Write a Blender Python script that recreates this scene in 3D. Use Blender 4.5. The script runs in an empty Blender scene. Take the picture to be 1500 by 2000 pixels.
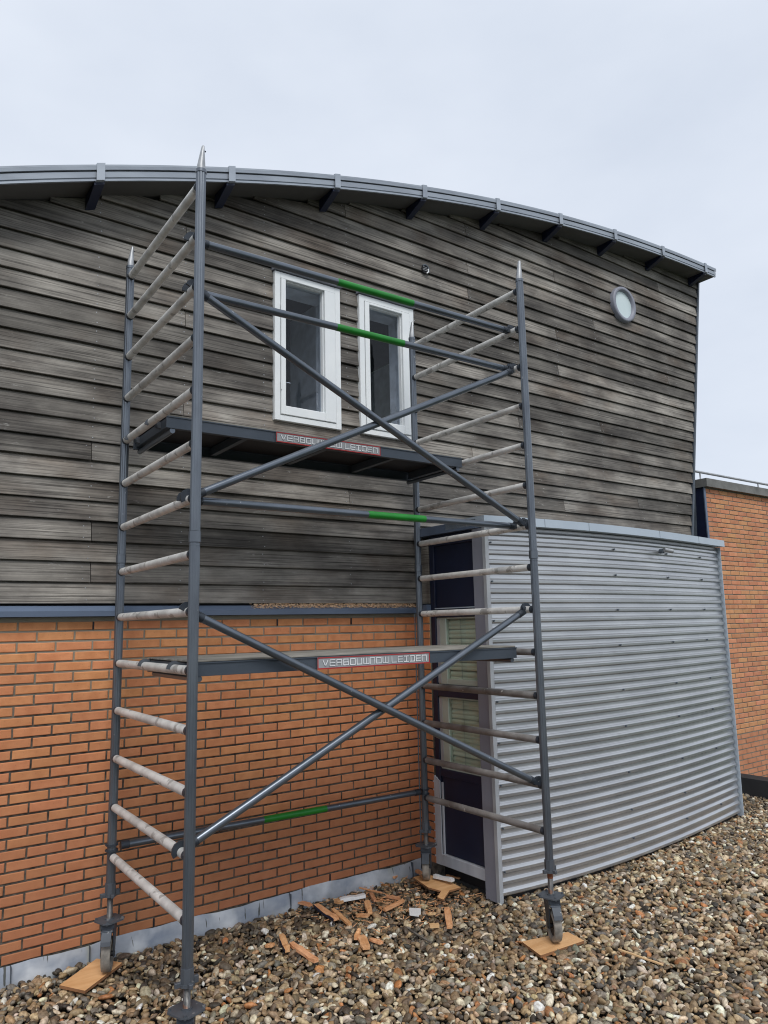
import bpy, math, random
import numpy as np
from mathutils import Matrix, Vector

# ------------------------------------------------------------------ camera, world, sun, exposure
S = bpy.context.scene
COL = S.collection
CAM = Vector((-1.31479, -3.49286, 1.31466))
YAW, PITCH, ROLL, FPX = 0.611734, 0.151626, -0.0214865, 1451.25
F = Vector((math.sin(YAW)*math.cos(PITCH), math.cos(YAW)*math.cos(PITCH), math.sin(PITCH)))
R0 = Vector((math.cos(YAW), -math.sin(YAW), 0)); U0 = R0.cross(F)
RV = R0*math.cos(ROLL) + U0*math.sin(ROLL); UV = -R0*math.sin(ROLL) + U0*math.cos(ROLL)
cd = bpy.data.cameras.new('camera'); cam = bpy.data.objects.new('camera', cd); COL.objects.link(cam)
cam.matrix_world = Matrix(((RV.x, UV.x, -F.x, CAM.x), (RV.y, UV.y, -F.y, CAM.y), (RV.z, UV.z, -F.z, CAM.z), (0, 0, 0, 1)))
cd.sensor_fit = 'VERTICAL'; cd.sensor_height = 36; cd.lens = 36*FPX/2000
cd.clip_start = .05; cd.clip_end = 3000
S.camera = cam

SUN_EL, SUN_AZ = math.radians(52), math.radians(200)      # azimuth clockwise from +Y
w = bpy.data.worlds.new('World'); S.world = w; w.use_nodes = True
nt = w.node_tree; nt.nodes.clear()
def nd(t, typ, **k):
    n = t.nodes.new(typ)
    for a, b in k.items(): setattr(n, a, b)
    return n
out = nd(nt, 'ShaderNodeOutputWorld'); bg = nd(nt, 'ShaderNodeBackground'); bg.inputs['Strength'].default_value = .1
sky = nd(nt, 'ShaderNodeTexSky', sky_type='NISHITA'); sky.sun_disc = False
sky.sun_elevation = SUN_EL; sky.sun_rotation = SUN_AZ; sky.air_density = 1.0; sky.dust_density = 2.0
geo = nd(nt, 'ShaderNodeTexCoord'); sep = nd(nt, 'ShaderNodeSeparateXYZ')
mp = nd(nt, 'ShaderNodeMapping'); mp.inputs['Scale'].default_value = (1.2, 1.2, 2.6)
noi = nd(nt, 'ShaderNodeTexNoise'); noi.inputs['Scale'].default_value = 1.6; noi.inputs['Detail'].default_value = 5
cr = nd(nt, 'ShaderNodeValToRGB')
cr.color_ramp.elements[0].position = .3; cr.color_ramp.elements[0].color = (5.55, 6.1, 7.05, 1)
cr.color_ramp.elements[1].position = .72; cr.color_ramp.elements[1].color = (7.2, 7.65, 8.4, 1)
mx = nd(nt, 'ShaderNodeMix', data_type='RGBA'); mx.inputs['Factor'].default_value = .93
nt.links.new(geo.outputs['Generated'], mp.inputs['Vector']); nt.links.new(mp.outputs[0], noi.inputs['Vector'])
nt.links.new(noi.outputs['Fac'], cr.inputs['Fac'])
nt.links.new(sky.outputs[0], mx.inputs[6]); nt.links.new(cr.outputs[0], mx.inputs[7])
nt.links.new(mx.outputs[2], bg.inputs['Color']); nt.links.new(bg.outputs[0], out.inputs['Surface'])
sd = bpy.data.lights.new('sun', 'SUN'); sd.energy = 1.5; sd.angle = math.radians(25); sd.color = (1, .975, .94)
sun = bpy.data.objects.new('sun', sd); COL.objects.link(sun)
sdir = Vector((math.sin(SUN_AZ)*math.cos(SUN_EL), math.cos(SUN_AZ)*math.cos(SUN_EL), math.sin(SUN_EL)))
sun.rotation_euler = sdir.to_track_quat('Z', 'Y').to_euler(); sun.location = sdir*20
S.view_settings.view_transform = 'Standard'; S.view_settings.look = 'None'; S.view_settings.gamma = 1
S.view_settings.use_curve_mapping = False; S.view_settings.exposure = 0.32
S.render.engine = 'CYCLES'; S.cycles.pixel_filter_type = 'BLACKMAN_HARRIS'; S.cycles.filter_width = 1.1
rnd = random.Random(7); rng = np.random.default_rng(7)

# ------------------------------------------------------------------ wall frame (s along wall, t into wall, z up)
AL, DW = 0.0231787, 1.512844
uX = Vector((math.cos(AL), math.sin(AL), 0)); nX = Vector((-math.sin(AL), math.cos(AL), 0))
MW = Matrix(((uX.x, nX.x, 0, 0), (uX.y, nX.y, 0, DW), (0, 0, 1, 0), (0, 0, 0, 1)))
MI = Matrix.Identity(4)
LEN, WID = 2.35, 1.2662
GZ = -0.645

# ------------------------------------------------------------------ materials
def mat(name, base, rough=.6, metal=0., dark=None, scale=8., stretch=(1, 1, 1), bump=0., bscale=None, rv=0., hue=0., detail=6, lo=.35, hi=.65, spec=.5, extra=None):
    m = bpy.data.materials.new(name); m.use_nodes = True; t = m.node_tree
    b = t.nodes['Principled BSDF']; b.inputs['Roughness'].default_value = rough; b.inputs['Metallic'].default_value = metal
    b.inputs['Specular IOR Level'].default_value = spec
    tc = nd(t, 'ShaderNodeTexCoord'); oi = nd(t, 'ShaderNodeObjectInfo')
    off = nd(t, 'ShaderNodeVectorMath', operation='SCALE'); off.inputs[0].default_value = (37, 61, 13)
    t.links.new(oi.outputs['Random'], off.inputs['Scale'])
    ad = nd(t, 'ShaderNodeVectorMath', operation='ADD'); t.links.new(tc.outputs['Object'], ad.inputs[0]); t.links.new(off.outputs[0], ad.inputs[1])
    mpp = nd(t, 'ShaderNodeMapping'); mpp.inputs['Scale'].default_value = stretch; t.links.new(ad.outputs[0], mpp.inputs['Vector'])
    n = nd(t, 'ShaderNodeTexNoise'); n.inputs['Scale'].default_value = scale; n.inputs['Detail'].default_value = detail
    t.links.new(mpp.outputs[0], n.inputs['Vector'])
    r = nd(t, 'ShaderNodeValToRGB'); r.color_ramp.elements[0].position = lo; r.color_ramp.elements[1].position = hi
    dk = dark or tuple(c*.75 for c in base)
    r.color_ramp.elements[0].color = (*dk, 1); r.color_ramp.elements[1].color = (*base, 1)
    t.links.new(n.outputs['Fac'], r.inputs['Fac'])
    last = r.outputs[0]
    if rv or hue:
        h = nd(t, 'ShaderNodeHueSaturation')
        a = nd(t, 'ShaderNodeMath', operation='MULTIPLY_ADD'); a.inputs[1].default_value = rv; a.inputs[2].default_value = 1-rv/2
        t.links.new(oi.outputs['Random'], a.inputs[0]); t.links.new(a.outputs[0], h.inputs['Value'])
        f = nd(t, 'ShaderNodeMath', operation='MULTIPLY'); f.inputs[1].default_value = 7.31; t.links.new(oi.outputs['Random'], f.inputs[0])
        fr = nd(t, 'ShaderNodeMath', operation='FRACT'); t.links.new(f.outputs[0], fr.inputs[0])
        a2 = nd(t, 'ShaderNodeMath', operation='MULTIPLY_ADD'); a2.inputs[1].default_value = hue; a2.inputs[2].default_value = .5-hue/2
        t.links.new(fr.outputs[0], a2.inputs[0]); t.links.new(a2.outputs[0], h.inputs['Hue'])
        t.links.new(last, h.inputs['Color']); last = h.outputs[0]
    if extra: last = extra(t, last, tc, oi, b)
    t.links.new(last, b.inputs['Base Color'])
    if bump:
        n2 = nd(t, 'ShaderNodeTexNoise'); n2.inputs['Scale'].default_value = bscale or scale*4; n2.inputs['Detail'].default_value = 5
        t.links.new(mpp.outputs[0], n2.inputs['Vector'])
        bp = nd(t, 'ShaderNodeBump'); bp.inputs['Strength'].default_value = bump; bp.inputs['Distance'].default_value = .004
        t.links.new(n2.outputs['Fac'], bp.inputs['Height']); t.links.new(bp.outputs[0], b.inputs['Normal'])
    return m

def spots(color, scale, thr, width=.03, strength=1., stretch=(1, 1, 1)):
    def fn(t, last, tc, oi, b):
        mp_ = nd(t, 'ShaderNodeMapping'); mp_.inputs['Scale'].default_value = stretch; t.links.new(tc.outputs['Object'], mp_.inputs['Vector'])
        n = nd(t, 'ShaderNodeTexNoise'); n.inputs['Scale'].default_value = scale; n.inputs['Detail'].default_value = 4
        t.links.new(mp_.outputs[0], n.inputs['Vector'])
        r = nd(t, 'ShaderNodeValToRGB'); r.color_ramp.elements[0].position = thr; r.color_ramp.elements[1].position = thr+width
        r.color_ramp.elements[0].color = (0, 0, 0, 1); r.color_ramp.elements[1].color = (strength,)*3+(1,)
        t.links.new(n.outputs['Fac'], r.inputs['Fac'])
        m_ = nd(t, 'ShaderNodeMix', data_type='RGBA'); m_.inputs[7].default_value = (*color, 1)
        t.links.new(r.outputs[0], m_.inputs['Factor']); t.links.new(last, m_.inputs[6])
        return m_.outputs[2]
    return fn
def chain(*fs):
    def fn(t, last, tc, oi, b):
        for f in fs: last = f(t, last, tc, oi, b)
        return last
    return fn
def zmix(color, z0, z1, strength=1.):          # blends a colour in over a height band (world Z)
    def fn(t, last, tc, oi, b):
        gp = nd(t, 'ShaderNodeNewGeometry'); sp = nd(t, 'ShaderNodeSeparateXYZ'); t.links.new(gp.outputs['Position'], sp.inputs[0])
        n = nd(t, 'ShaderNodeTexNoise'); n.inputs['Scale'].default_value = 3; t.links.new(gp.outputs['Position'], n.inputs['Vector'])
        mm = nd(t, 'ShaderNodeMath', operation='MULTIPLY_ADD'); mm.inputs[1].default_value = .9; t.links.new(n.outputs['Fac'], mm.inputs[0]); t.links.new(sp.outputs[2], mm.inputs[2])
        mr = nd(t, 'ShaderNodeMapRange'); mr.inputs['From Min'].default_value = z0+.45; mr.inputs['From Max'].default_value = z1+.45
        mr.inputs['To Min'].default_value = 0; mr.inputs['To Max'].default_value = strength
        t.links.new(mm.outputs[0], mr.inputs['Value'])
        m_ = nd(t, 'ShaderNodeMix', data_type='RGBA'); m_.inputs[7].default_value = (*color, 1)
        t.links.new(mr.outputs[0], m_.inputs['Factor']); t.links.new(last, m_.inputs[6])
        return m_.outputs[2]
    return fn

M = {}
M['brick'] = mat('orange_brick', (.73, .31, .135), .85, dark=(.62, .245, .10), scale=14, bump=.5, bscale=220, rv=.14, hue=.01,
                 extra=chain(spots((.22, .12, .07), 60, .66, .06, .35), zmix((.27, .105, .055), 1.15, -.35, .62)))  # brick colour darkens towards the wall base
M['mortar'] = mat('mortar', (.12, .105, .085), .95, dark=(.035, .032, .027), scale=25, bump=1.0, bscale=90, lo=.35, hi=.6,
                  extra=zmix((.34, .32, .25), .6, 1.25, .8))
M['far_brick'] = mat('far_brick', (.60, .28, .14), .9, dark=(.52, .22, .105), scale=10, rv=.25, hue=.02)
M['far_mortar'] = mat('far_mortar', (.26, .23, .18), .95, scale=20)
def grain(t, last, tc, oi, b):
    # long dark streaks plus stain patches
    mp_ = nd(t, 'ShaderNodeMapping'); mp_.inputs['Scale'].default_value = (.55, 1, 48)
    of = nd(t, 'ShaderNodeVectorMath', operation='SCALE'); of.inputs[0].default_value = (17, 5, 23); t.links.new(oi.outputs['Random'], of.inputs['Scale'])
    ad = nd(t, 'ShaderNodeVectorMath', operation='ADD'); t.links.new(tc.outputs['Object'], ad.inputs[0]); t.links.new(of.outputs[0], ad.inputs[1])
    t.links.new(ad.outputs[0], mp_.inputs['Vector'])
    n = nd(t, 'ShaderNodeTexNoise'); n.inputs['Scale'].default_value = 2.2; n.inputs['Detail'].default_value = 9; n.inputs['Roughness'].default_value = .66; n.inputs['Distortion'].default_value = 0
    t.links.new(mp_.outputs[0], n.inputs['Vector'])
    r = nd(t, 'ShaderNodeValToRGB'); r.color_ramp.elements[0].position = .36; r.color_ramp.elements[1].position = .66
    r.color_ramp.elements[0].color = (.30, .29, .28, 1); r.color_ramp.elements[1].color = (1.35, 1.33, 1.29, 1)
    e = r.color_ramp.elements.new(.47); e.color = (.90, .89, .87, 1)
    t.links.new(n.outputs['Fac'], r.inputs['Fac'])
    m_ = nd(t, 'ShaderNodeMix', data_type='RGBA', blend_type='MULTIPLY'); m_.inputs['Factor'].default_value = 1
    t.links.new(last, m_.inputs[6]); t.links.new(r.outputs[0], m_.inputs[7])
    # brownish patches where grey weathering is thin
    n3 = nd(t, 'ShaderNodeTexNoise'); n3.inputs['Scale'].default_value = 1.6; n3.inputs['Detail'].default_value = 4; t.links.new(ad.outputs[0], n3.inputs['Vector'])
    r3 = nd(t, 'ShaderNodeValToRGB'); r3.color_ramp.elements[0].position = .5; r3.color_ramp.elements[1].position = .7
    r3.color_ramp.elements[0].color = (0, 0, 0, 1); r3.color_ramp.elements[1].color = (.75, .75, .75, 1); t.links.new(n3.outputs['Fac'], r3.inputs['Fac'])
    m3 = nd(t, 'ShaderNodeMix', data_type='RGBA', blend_type='MULTIPLY'); m3.inputs[7].default_value = (.62, .52, .45, 1)
    t.links.new(r3.outputs[0], m3.inputs['Factor']); t.links.new(m_.outputs[2], m3.inputs[6])
    gp = nd(t, 'ShaderNodeNewGeometry'); m5 = nd(t, 'ShaderNodeMapping'); m5.inputs['Scale'].default_value = (1, 1, 2.2); t.links.new(gp.outputs['Position'], m5.inputs['Vector'])
    n5 = nd(t, 'ShaderNodeTexNoise'); n5.inputs['Scale'].default_value = 1.7; n5.inputs['Detail'].default_value = 7; n5.inputs['Roughness'].default_value = .6; t.links.new(m5.outputs[0], n5.inputs['Vector'])
    r5 = nd(t, 'ShaderNodeValToRGB'); r5.color_ramp.elements[0].position = .36; r5.color_ramp.elements[1].position = .64
    r5.color_ramp.elements[0].color = (.48, .47, .47, 1); r5.color_ramp.elements[1].color = (1.12, 1.12, 1.11, 1); t.links.new(n5.outputs['Fac'], r5.inputs['Fac'])
    m6 = nd(t, 'ShaderNodeMix', data_type='RGBA', blend_type='MULTIPLY'); m6.inputs['Factor'].default_value = 1; t.links.new(m3.outputs[2], m6.inputs[6]); t.links.new(r5.outputs[0], m6.inputs[7])
    # pale scuffs
    m7 = nd(t, 'ShaderNodeMapping'); m7.inputs['Scale'].default_value = (3, 1, 14); t.links.new(ad.outputs[0], m7.inputs['Vector'])
    n7 = nd(t, 'ShaderNodeTexNoise'); n7.inputs['Scale'].default_value = 2.6; n7.inputs['Detail'].default_value = 8; n7.inputs['Roughness'].default_value = .75; t.links.new(m7.outputs[0], n7.inputs['Vector'])
    r7 = nd(t, 'ShaderNodeValToRGB'); r7.color_ramp.elements[0].position = .62; r7.color_ramp.elements[1].position = .72
    r7.color_ramp.elements[0].color = (0, 0, 0, 1); r7.color_ramp.elements[1].color = (.75, .75, .75, 1); t.links.new(n7.outputs['Fac'], r7.inputs['Fac'])
    m8 = nd(t, 'ShaderNodeMix', data_type='RGBA'); m8.inputs[7].default_value = (.46, .45, .42, 1); t.links.new(r7.outputs[0], m8.inputs['Factor']); t.links.new(m6.outputs[2], m8.inputs[6])
    bp = nd(t, 'ShaderNodeBump'); bp.inputs['Strength'].default_value = .55; bp.inputs['Distance'].default_value = .004
    t.links.new(n.outputs['Fac'], bp.inputs['Height']); t.links.new(bp.outputs[0], b.inputs['Normal'])
    return m8.outputs[2]
M['wood'] = mat('weathered_board', (.285, .268, .245), .85, dark=(.15, .139, .127), scale=2.2, stretch=(1, 1, 3.5), rv=.85, hue=.0, detail=8, lo=.32, hi=.68, extra=grain)
M['wall_back'] = mat('dark_membrane', (.02, .02, .022), .9)
M['zinc'] = mat('zinc_grey', (.38, .42, .47), .42, .3, dark=(.28, .31, .355), scale=3, stretch=(.5, 3, 3))
M['zinc_dark'] = mat('dark_trim', (.10, .12, .145), .5, .2)
M['soffit'] = mat('soffit_board', (.13, .125, .12), .8, dark=(.10, .095, .09), scale=2, rv=.1)
M['navy'] = mat('navy_paint', (.011, .017, .045), .45, dark=(.008, .012, .035), scale=3, extra=spots((.06, .09, .17), 50, .72, .03, .4))
M['sill'] = mat('blue_grey_sill', (.13, .17, .245), .4, dark=(.10, .135, .20), scale=4, stretch=(.4, 2, 2))
M['post_grey'] = mat('grey_post', (.28, .29, .34), .5, dark=(.24, .25, .30), scale=2)
M['frame_grey'] = mat('pale_grey_frame', (.44, .46, .48), .5, dark=(.36, .38, .40), scale=6)
M['undercoat'] = mat('white_primer', (.55, .58, .62), .55, dark=(.42, .45, .50), scale=9, stretch=(1, 1, .3))
M['white'] = mat('white_paint', (.82, .84, .84), .4, dark=(.76, .79, .80), scale=5)
M['seal'] = mat('grey_joint', (.30, .32, .33), .6)
M['green_frame'] = mat('pale_green_frame', (.50, .56, .49), .5, dark=(.44, .50, .43), scale=6)
M['blind'] = mat('blind_slat', (.64, .68, .58), .55, dark=(.56, .60, .50), scale=4, rv=.12)
M['steel'] = mat('corrugated_aluminium', (.56, .57, .58), .30, .78, dark=(.46, .47, .485), scale=1.6, stretch=(1.2, 1.2, 6), detail=8,
                 extra=spots((.36, .38, .40), 7, .6, .15, .35, (1, 1, 3)))
M['cap'] = mat('cap_grey', (.46, .53, .60), .45, .1, dark=(.42, .49, .56), scale=3)
M['concrete'] = mat('concrete_coping', (.20, .20, .19), .9, dark=(.12, .12, .115), scale=5, bump=.5)
M['bitumen'] = mat('black_bitumen', (.022, .022, .024), .75, scale=9)
M['lead'] = mat('lead_flashing', (.46, .49, .53), .55, .1, dark=(.25, .29, .36), scale=5, stretch=(1, 1, 1.4), bump=.5, bscale=7, lo=.3, hi=.62,
                extra=chain(spots((.72, .75, .78), 4.2, .50, .16, .7), spots((.42, .41, .24), 3.4, .57, .12, .6, (2.2, 1, .5)), spots((.05, .05, .03), 9, .66, .02, .85, (4.5, 1, .5))))
M['tube'] = mat('grey_coated_tube', (.155, .175, .20), .30, .6, dark=(.12, .135, .158), scale=6, stretch=(3, 3, .8), bump=.12, bscale=30,
                extra=spots((.45, .46, .46), 26, .73, .02, .8, (1.6, 1.6, .7)))
M['tube2'] = mat('grey_brace_tube', (.15, .17, .20), .28, .65, dark=(.12, .14, .165), scale=6,
                extra=spots((.42, .44, .45), 30, .735, .02, .8))
M['claw'] = mat('dark_brace_hook', (.045, .055, .07), .5, .3, extra=spots((.3, .31, .32), 40, .68, .03, .6))
M['rung'] = mat('dirty_aluminium_rung', (.68, .67, .64), .55, .15, dark=(.44, .43, .41), scale=9, stretch=(1, 1, 1), bump=.3, bscale=60, detail=9, lo=.3, hi=.6, rv=.15,
                extra=chain(spots((.16, .145, .13), 14, .60, .05, .55), spots((.78, .77, .74), 24, .70, .02, .9)))
M['rung_old'] = mat('brown_stained_rung', (.27, .26, .25), .6, .15, dark=(.14, .125, .115), scale=9, bump=.3, bscale=60, detail=9, lo=.3, hi=.62, rv=.2,
                extra=spots((.66, .65, .62), 17, .70, .02, .95))
M['galv'] = mat('galvanised_steel', (.46, .47, .48), .45, .5, dark=(.33, .34, .35), scale=18)
M['green'] = mat('green_tape', (.008, .22, .018), .4, dark=(.006, .17, .014), scale=10)
M['spindle'] = mat('threaded_steel', (.22, .215, .21), .45, .5, dark=(.11, .11, .11), scale=20, extra=spots((.22, .09, .04), 12, .58, .06, .6))
M['tyre'] = mat('dusty_rubber', (.33, .30, .26), .85, dark=(.14, .13, .115), scale=14)
M['plate'] = mat('steel_plate_grey', (.10, .112, .13), .5, .3, extra=spots((.3, .3, .3), 25, .66, .04, .6))
M['beam'] = mat('deck_beam', (.075, .09, .112), .45, .3, dark=(.06, .075, .095), scale=3, extra=spots((.35, .35, .35), 30, .74, .02, .7))
M['deckply'] = mat('weathered_deck_plywood', (.32, .30, .26), .85, dark=(.15, .14, .12), scale=4, stretch=(1, 6, 6))
M['sign'] = mat('sign_grey', (.33, .34, .35), .5, dark=(.27, .28, .29), scale=6)
M['red'] = mat('sign_red', (.42, .022, .02), .5)
M['letter'] = mat('letter_white', (.84, .85, .86), .5)
M['letter_edge'] = mat('letter_outline', (.07, .07, .08), .6)
M['ply'] = mat('plywood', (.74, .44, .21), .7, dark=(.62, .34, .145), scale=5, stretch=(1, 4, 1), bump=.2, rv=.15)
M['ply_edge'] = mat('plywood_edge', (.30, .14, .06), .8)
M['chip'] = mat('fresh_wood', (.74, .41, .21), .75, dark=(.56, .26, .11), scale=12, stretch=(1, 5, 5), rv=.3, hue=.015, bump=.4)
M['pine'] = mat('pale_pine', (.68, .46, .24), .75, dark=(.58, .36, .17), scale=12)
M['whitepaint'] = mat('old_white_paint', (.78, .79, .79), .5, dark=(.70, .71, .71), scale=12)
M['shaving'] = mat('wood_shaving', (.88, .66, .46), .8, dark=(.76, .50, .30), scale=30)
M['stain'] = mat('old_wood_edge', (.27, .25, .22), .85, dark=(.15, .13, .11), scale=5, stretch=(2, 2, .5), extra=grain)
M['room'] = mat('interior_paint', (.72, .74, .78), .8)
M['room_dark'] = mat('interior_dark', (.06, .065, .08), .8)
M['leaf'] = mat('leaf', (.06, .10, .045), .7, rv=.3)
M['black'] = mat('black_plastic', (.015, .015, .018), .6)
M['subsoil'] = mat('dark_gravel_bed', (.030, .026, .020), .95, scale=60)
M['lowground'] = mat('far_grass', (.06, .08, .04), .95)
# stones
m = bpy.data.materials.new('river_pebbles'); m.use_nodes = True; t = m.node_tree; b = t.nodes['Principled BSDF']
at = nd(t, 'ShaderNodeAttribute'); at.attribute_name = 'stone_color'
tc = nd(t, 'ShaderNodeTexCoord'); n = nd(t, 'ShaderNodeTexNoise'); n.inputs['Scale'].default_value = 70; n.inputs['Detail'].default_value = 4
t.links.new(tc.outputs['Object'], n.inputs['Vector'])
r = nd(t, 'ShaderNodeValToRGB'); r.color_ramp.elements[0].position = .33; r.color_ramp.elements[1].position = .66
r.color_ramp.elements[0].color = (.55, .52, .48, 1); r.color_ramp.elements[1].color = (1.15, 1.15, 1.13, 1); t.links.new(n.outputs['Fac'], r.inputs['Fac'])
mm = nd(t, 'ShaderNodeMix', data_type='RGBA', blend_type='MULTIPLY'); mm.inputs['Factor'].default_value = 1
t.links.new(at.outputs['Color'], mm.inputs[6]); t.links.new(r.outputs[0], mm.inputs[7]); t.links.new(mm.outputs[2], b.inputs['Base Color'])
b.inputs['Roughness'].default_value = .62
M['stone'] = m
# glass
def glass(name, rough=.02, tint=(.9, .95, .95), op=.0):
    m = bpy.data.materials.new(name); m.use_nodes = True; t = m.node_tree; b = t.nodes['Principled BSDF']
    b.inputs['Base Color'].default_value = (*tint, 1); b.inputs['Roughness'].default_value = rough
    b.inputs['Transmission Weight'].default_value = 1-op; b.inputs['IOR'].default_value = 1.45
    return m
def thinglass(name, tint, refl=.12, rough=.03):
    m = bpy.data.materials.new(name); m.use_nodes = True; t = m.node_tree
    o = t.nodes['Material Output']; t.nodes.remove(t.nodes['Principled BSDF'])
    tr = nd(t, 'ShaderNodeBsdfTransparent'); tr.inputs[0].default_value = (*tint, 1)
    gl = nd(t, 'ShaderNodeBsdfGlossy'); gl.inputs['Roughness'].default_value = rough
    gg = nd(t, 'ShaderNodeNewGeometry'); dt_ = nd(t, 'ShaderNodeVectorMath', operation='DOT_PRODUCT')
    t.links.new(gg.outputs['Incoming'], dt_.inputs[0]); t.links.new(gg.outputs['Normal'], dt_.inputs[1])
    ab = nd(t, 'ShaderNodeMath', operation='ABSOLUTE'); t.links.new(dt_.outputs['Value'], ab.inputs[0])
    om = nd(t, 'ShaderNodeMath', operation='SUBTRACT'); om.inputs[0].default_value = 1; t.links.new(ab.outputs[0], om.inputs[1])
    pw = nd(t, 'ShaderNodeMath', operation='POWER'); pw.inputs[1].default_value = 5; t.links.new(om.outputs[0], pw.inputs[0])
    a = nd(t, 'ShaderNodeMath', operation='MULTIPLY_ADD'); a.inputs[1].default_value = .9; a.inputs[2].default_value = refl
    t.links.new(pw.outputs[0], a.inputs[0])
    x = nd(t, 'ShaderNodeMixShader'); t.links.new(a.outputs[0], x.inputs[0]); t.links.new(tr.outputs[0], x.inputs[1]); t.links.new(gl.outputs[0], x.inputs[2])
    t.links.new(x.outputs[0], o.inputs[0]); return m
M['glass'] = thinglass('window_glass', (.82, .87, .93), .035)
M['glass_blind'] = thinglass('bay_window_glass', (.88, .94, .90), .06)
M['frost'] = mat('frosted_glass', (.62, .72, .73), .2, dark=(.52, .65, .68), scale=2)

# ------------------------------------------------------------------ mesh helpers
class MB:
    def __init__(s): s.v = []; s.f = []; s.sm = []
    def add(s, vs, fs, smooth=False):
        o = len(s.v); s.v += [tuple(v) for v in vs]; s.f += [tuple(i+o for i in f) for f in fs]; s.sm += [smooth]*len(fs); return s
    def box(s, a, b):
        x0, y0, z0 = a; x1, y1, z1 = b
        return s.add([(x0,y0,z0),(x1,y0,z0),(x1,y1,z0),(x0,y1,z0),(x0,y0,z1),(x1,y0,z1),(x1,y1,z1),(x0,y1,z1)],
              [(0,3,2,1),(4,5,6,7),(0,1,5,4),(1,2,6,5),(2,3,7,6),(3,0,4,7)])
    def bev(s, a, b, c=.004):
        # box whose 12 edges are chamfered
        x0, y0, z0 = a; x1, y1, z1 = b; c = min(c, (x1-x0)*.3, (y1-y0)*.3, (z1-z0)*.3)
        import bmesh
        bm = bmesh.new(); bmesh.ops.create_cube(bm, size=1)
        for v in bm.verts: v.co = Vector(((x0+x1)/2+v.co.x*(x1-x0), (y0+y1)/2+v.co.y*(y1-y0), (z0+z1)/2+v.co.z*(z1-z0)))
        bmesh.ops.bevel(bm, geom=bm.edges[:], offset=c, segments=1, affect='EDGES')
        bm.verts.ensure_lookup_table(); bm.verts.index_update()
        s.add([v.co.copy() for v in bm.verts], [[v.index for v in f.verts] for f in bm.faces]); bm.free(); return s
    def sweep(s, pts, prof, up=(0, 0, 1), cap=True, smooth=False, scales=None):
        # prof: list of (a,b) in the plane normal to path; closed loop
        P = [Vector(p) for p in pts]; n = len(prof); vs = []
        for i, p in enumerate(P):
            d = (P[min(i+1, len(P)-1)]-P[max(i-1, 0)]).normalized()
            u_ = Vector(up)
            if abs(d.dot(u_)) > .95: u_ = Vector((0, 1, 0)) if abs(d.y) < .9 else Vector((1, 0, 0))
            x = d.cross(u_).normalized(); y = x.cross(d).normalized()
            k = scales[i] if scales else 1
            vs += [p+x*a*k+y*b_*k for a, b_ in prof]
        fs = []
        for i in range(len(P)-1):
            for j in range(n):
                fs.append((i*n+j, i*n+(j+1) % n, (i+1)*n+(j+1) % n, (i+1)*n+j))
        s.add(vs, fs, smooth)
        if cap: s.add(vs[:n], [tuple(range(n))[::-1]]); s.add(vs[-n:], [tuple(range(n))])
        return s
    def tube(s, p0, p1, r, n=14, smooth=True, cap=True, r1=None):
        prof = [(r*math.cos(2*math.pi*i/n), r*math.sin(2*math.pi*i/n)) for i in range(n)]
        return s.sweep([p0, p1], prof, smooth=smooth, cap=cap, scales=[1, (r1/r if r1 is not None else 1)])
    def poly_extrude(s, poly, axis, a, b):
        # poly 2D points placed in plane normal to axis, extruded a->b
        def mk(p, h):
            l = [p[0], p[1]]; l.insert(axis, h); return tuple(l)
        n = len(poly)
        s.add([mk(p, a) for p in poly]+[mk(p, b) for p in poly],
              [tuple(range(n))[::-1], tuple(range(n, 2*n))]+[(i, (i+1) % n, n+(i+1) % n, n+i) for i in range(n)]); return s
    def mesh(s, name, recalc=True):
        me = bpy.data.meshes.new(name); me.from_pydata(s.v, [], s.f); me.update()
        me.polygons.foreach_set('use_smooth', s.sm)
        if recalc:
            import bmesh
            bm = bmesh.new(); bm.from_mesh(me); bmesh.ops.recalc_face_normals(bm, faces=bm.faces[:]); bm.to_mesh(me); bm.free()
        return me
    def obj(s, name, m, parent=None, label=None, kind=None, recalc=True):
        return mkobj(name, s.mesh(name, recalc), m, parent, label, kind)
def mkobj(name, me, m, parent=None, label=None, kind=None):
    o = bpy.data.objects.new(name, me); COL.objects.link(o)
    if m is not None and not me.materials: me.materials.append(M[m])
    if parent is not None:
        o.parent = parent; o.location = parent.get('_off', (0, 0, 0))
    if label: o['label'] = label
    if kind: o['kind'] = kind
    return o
def thing(name, label, cat, base=(0, 0, 0), frame=MI, group=None):
    """Empty at base; children are modelled in the frame's own coordinates and shifted by -base."""
    o = bpy.data.objects.new(name, None); COL.objects.link(o); o.empty_display_size = .1
    o.matrix_world = frame @ Matrix.Translation(base)
    o['label'] = label; o['category'] = cat
    if group: o['group'] = group
    o['_off'] = (-base[0], -base[1], -base[2])
    return o
def tag(o, label, cat, group=None):
    o['label'] = label; o['category'] = cat
    if group: o['group'] = group
def W(s_, o_, z_): return MW @ Vector((s_, -o_, z_))

# ------------------------------------------------------------------ ground and roof deck
g = MB().add([(-900,-900,-3.6),(900,-900,-3.6),(900,900,-3.6),(-900,900,-3.6)], [(0,1,2,3)]).obj('ground', 'lowground', kind='structure')
rb = MB(); rb.box((-9, -9, -1.0), (6.98, .02, -.705)); fr = rb.obj('flat_roof', 'subsoil', kind='structure'); fr.matrix_world = MW

# ------------------------------------------------------------------ roof curve
PS = [0.0005, -0.0285, 0.3655, 4.349]
def zc(s_): return ((PS[0]*s_+PS[1])*s_+PS[2])*s_+PS[3]

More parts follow.
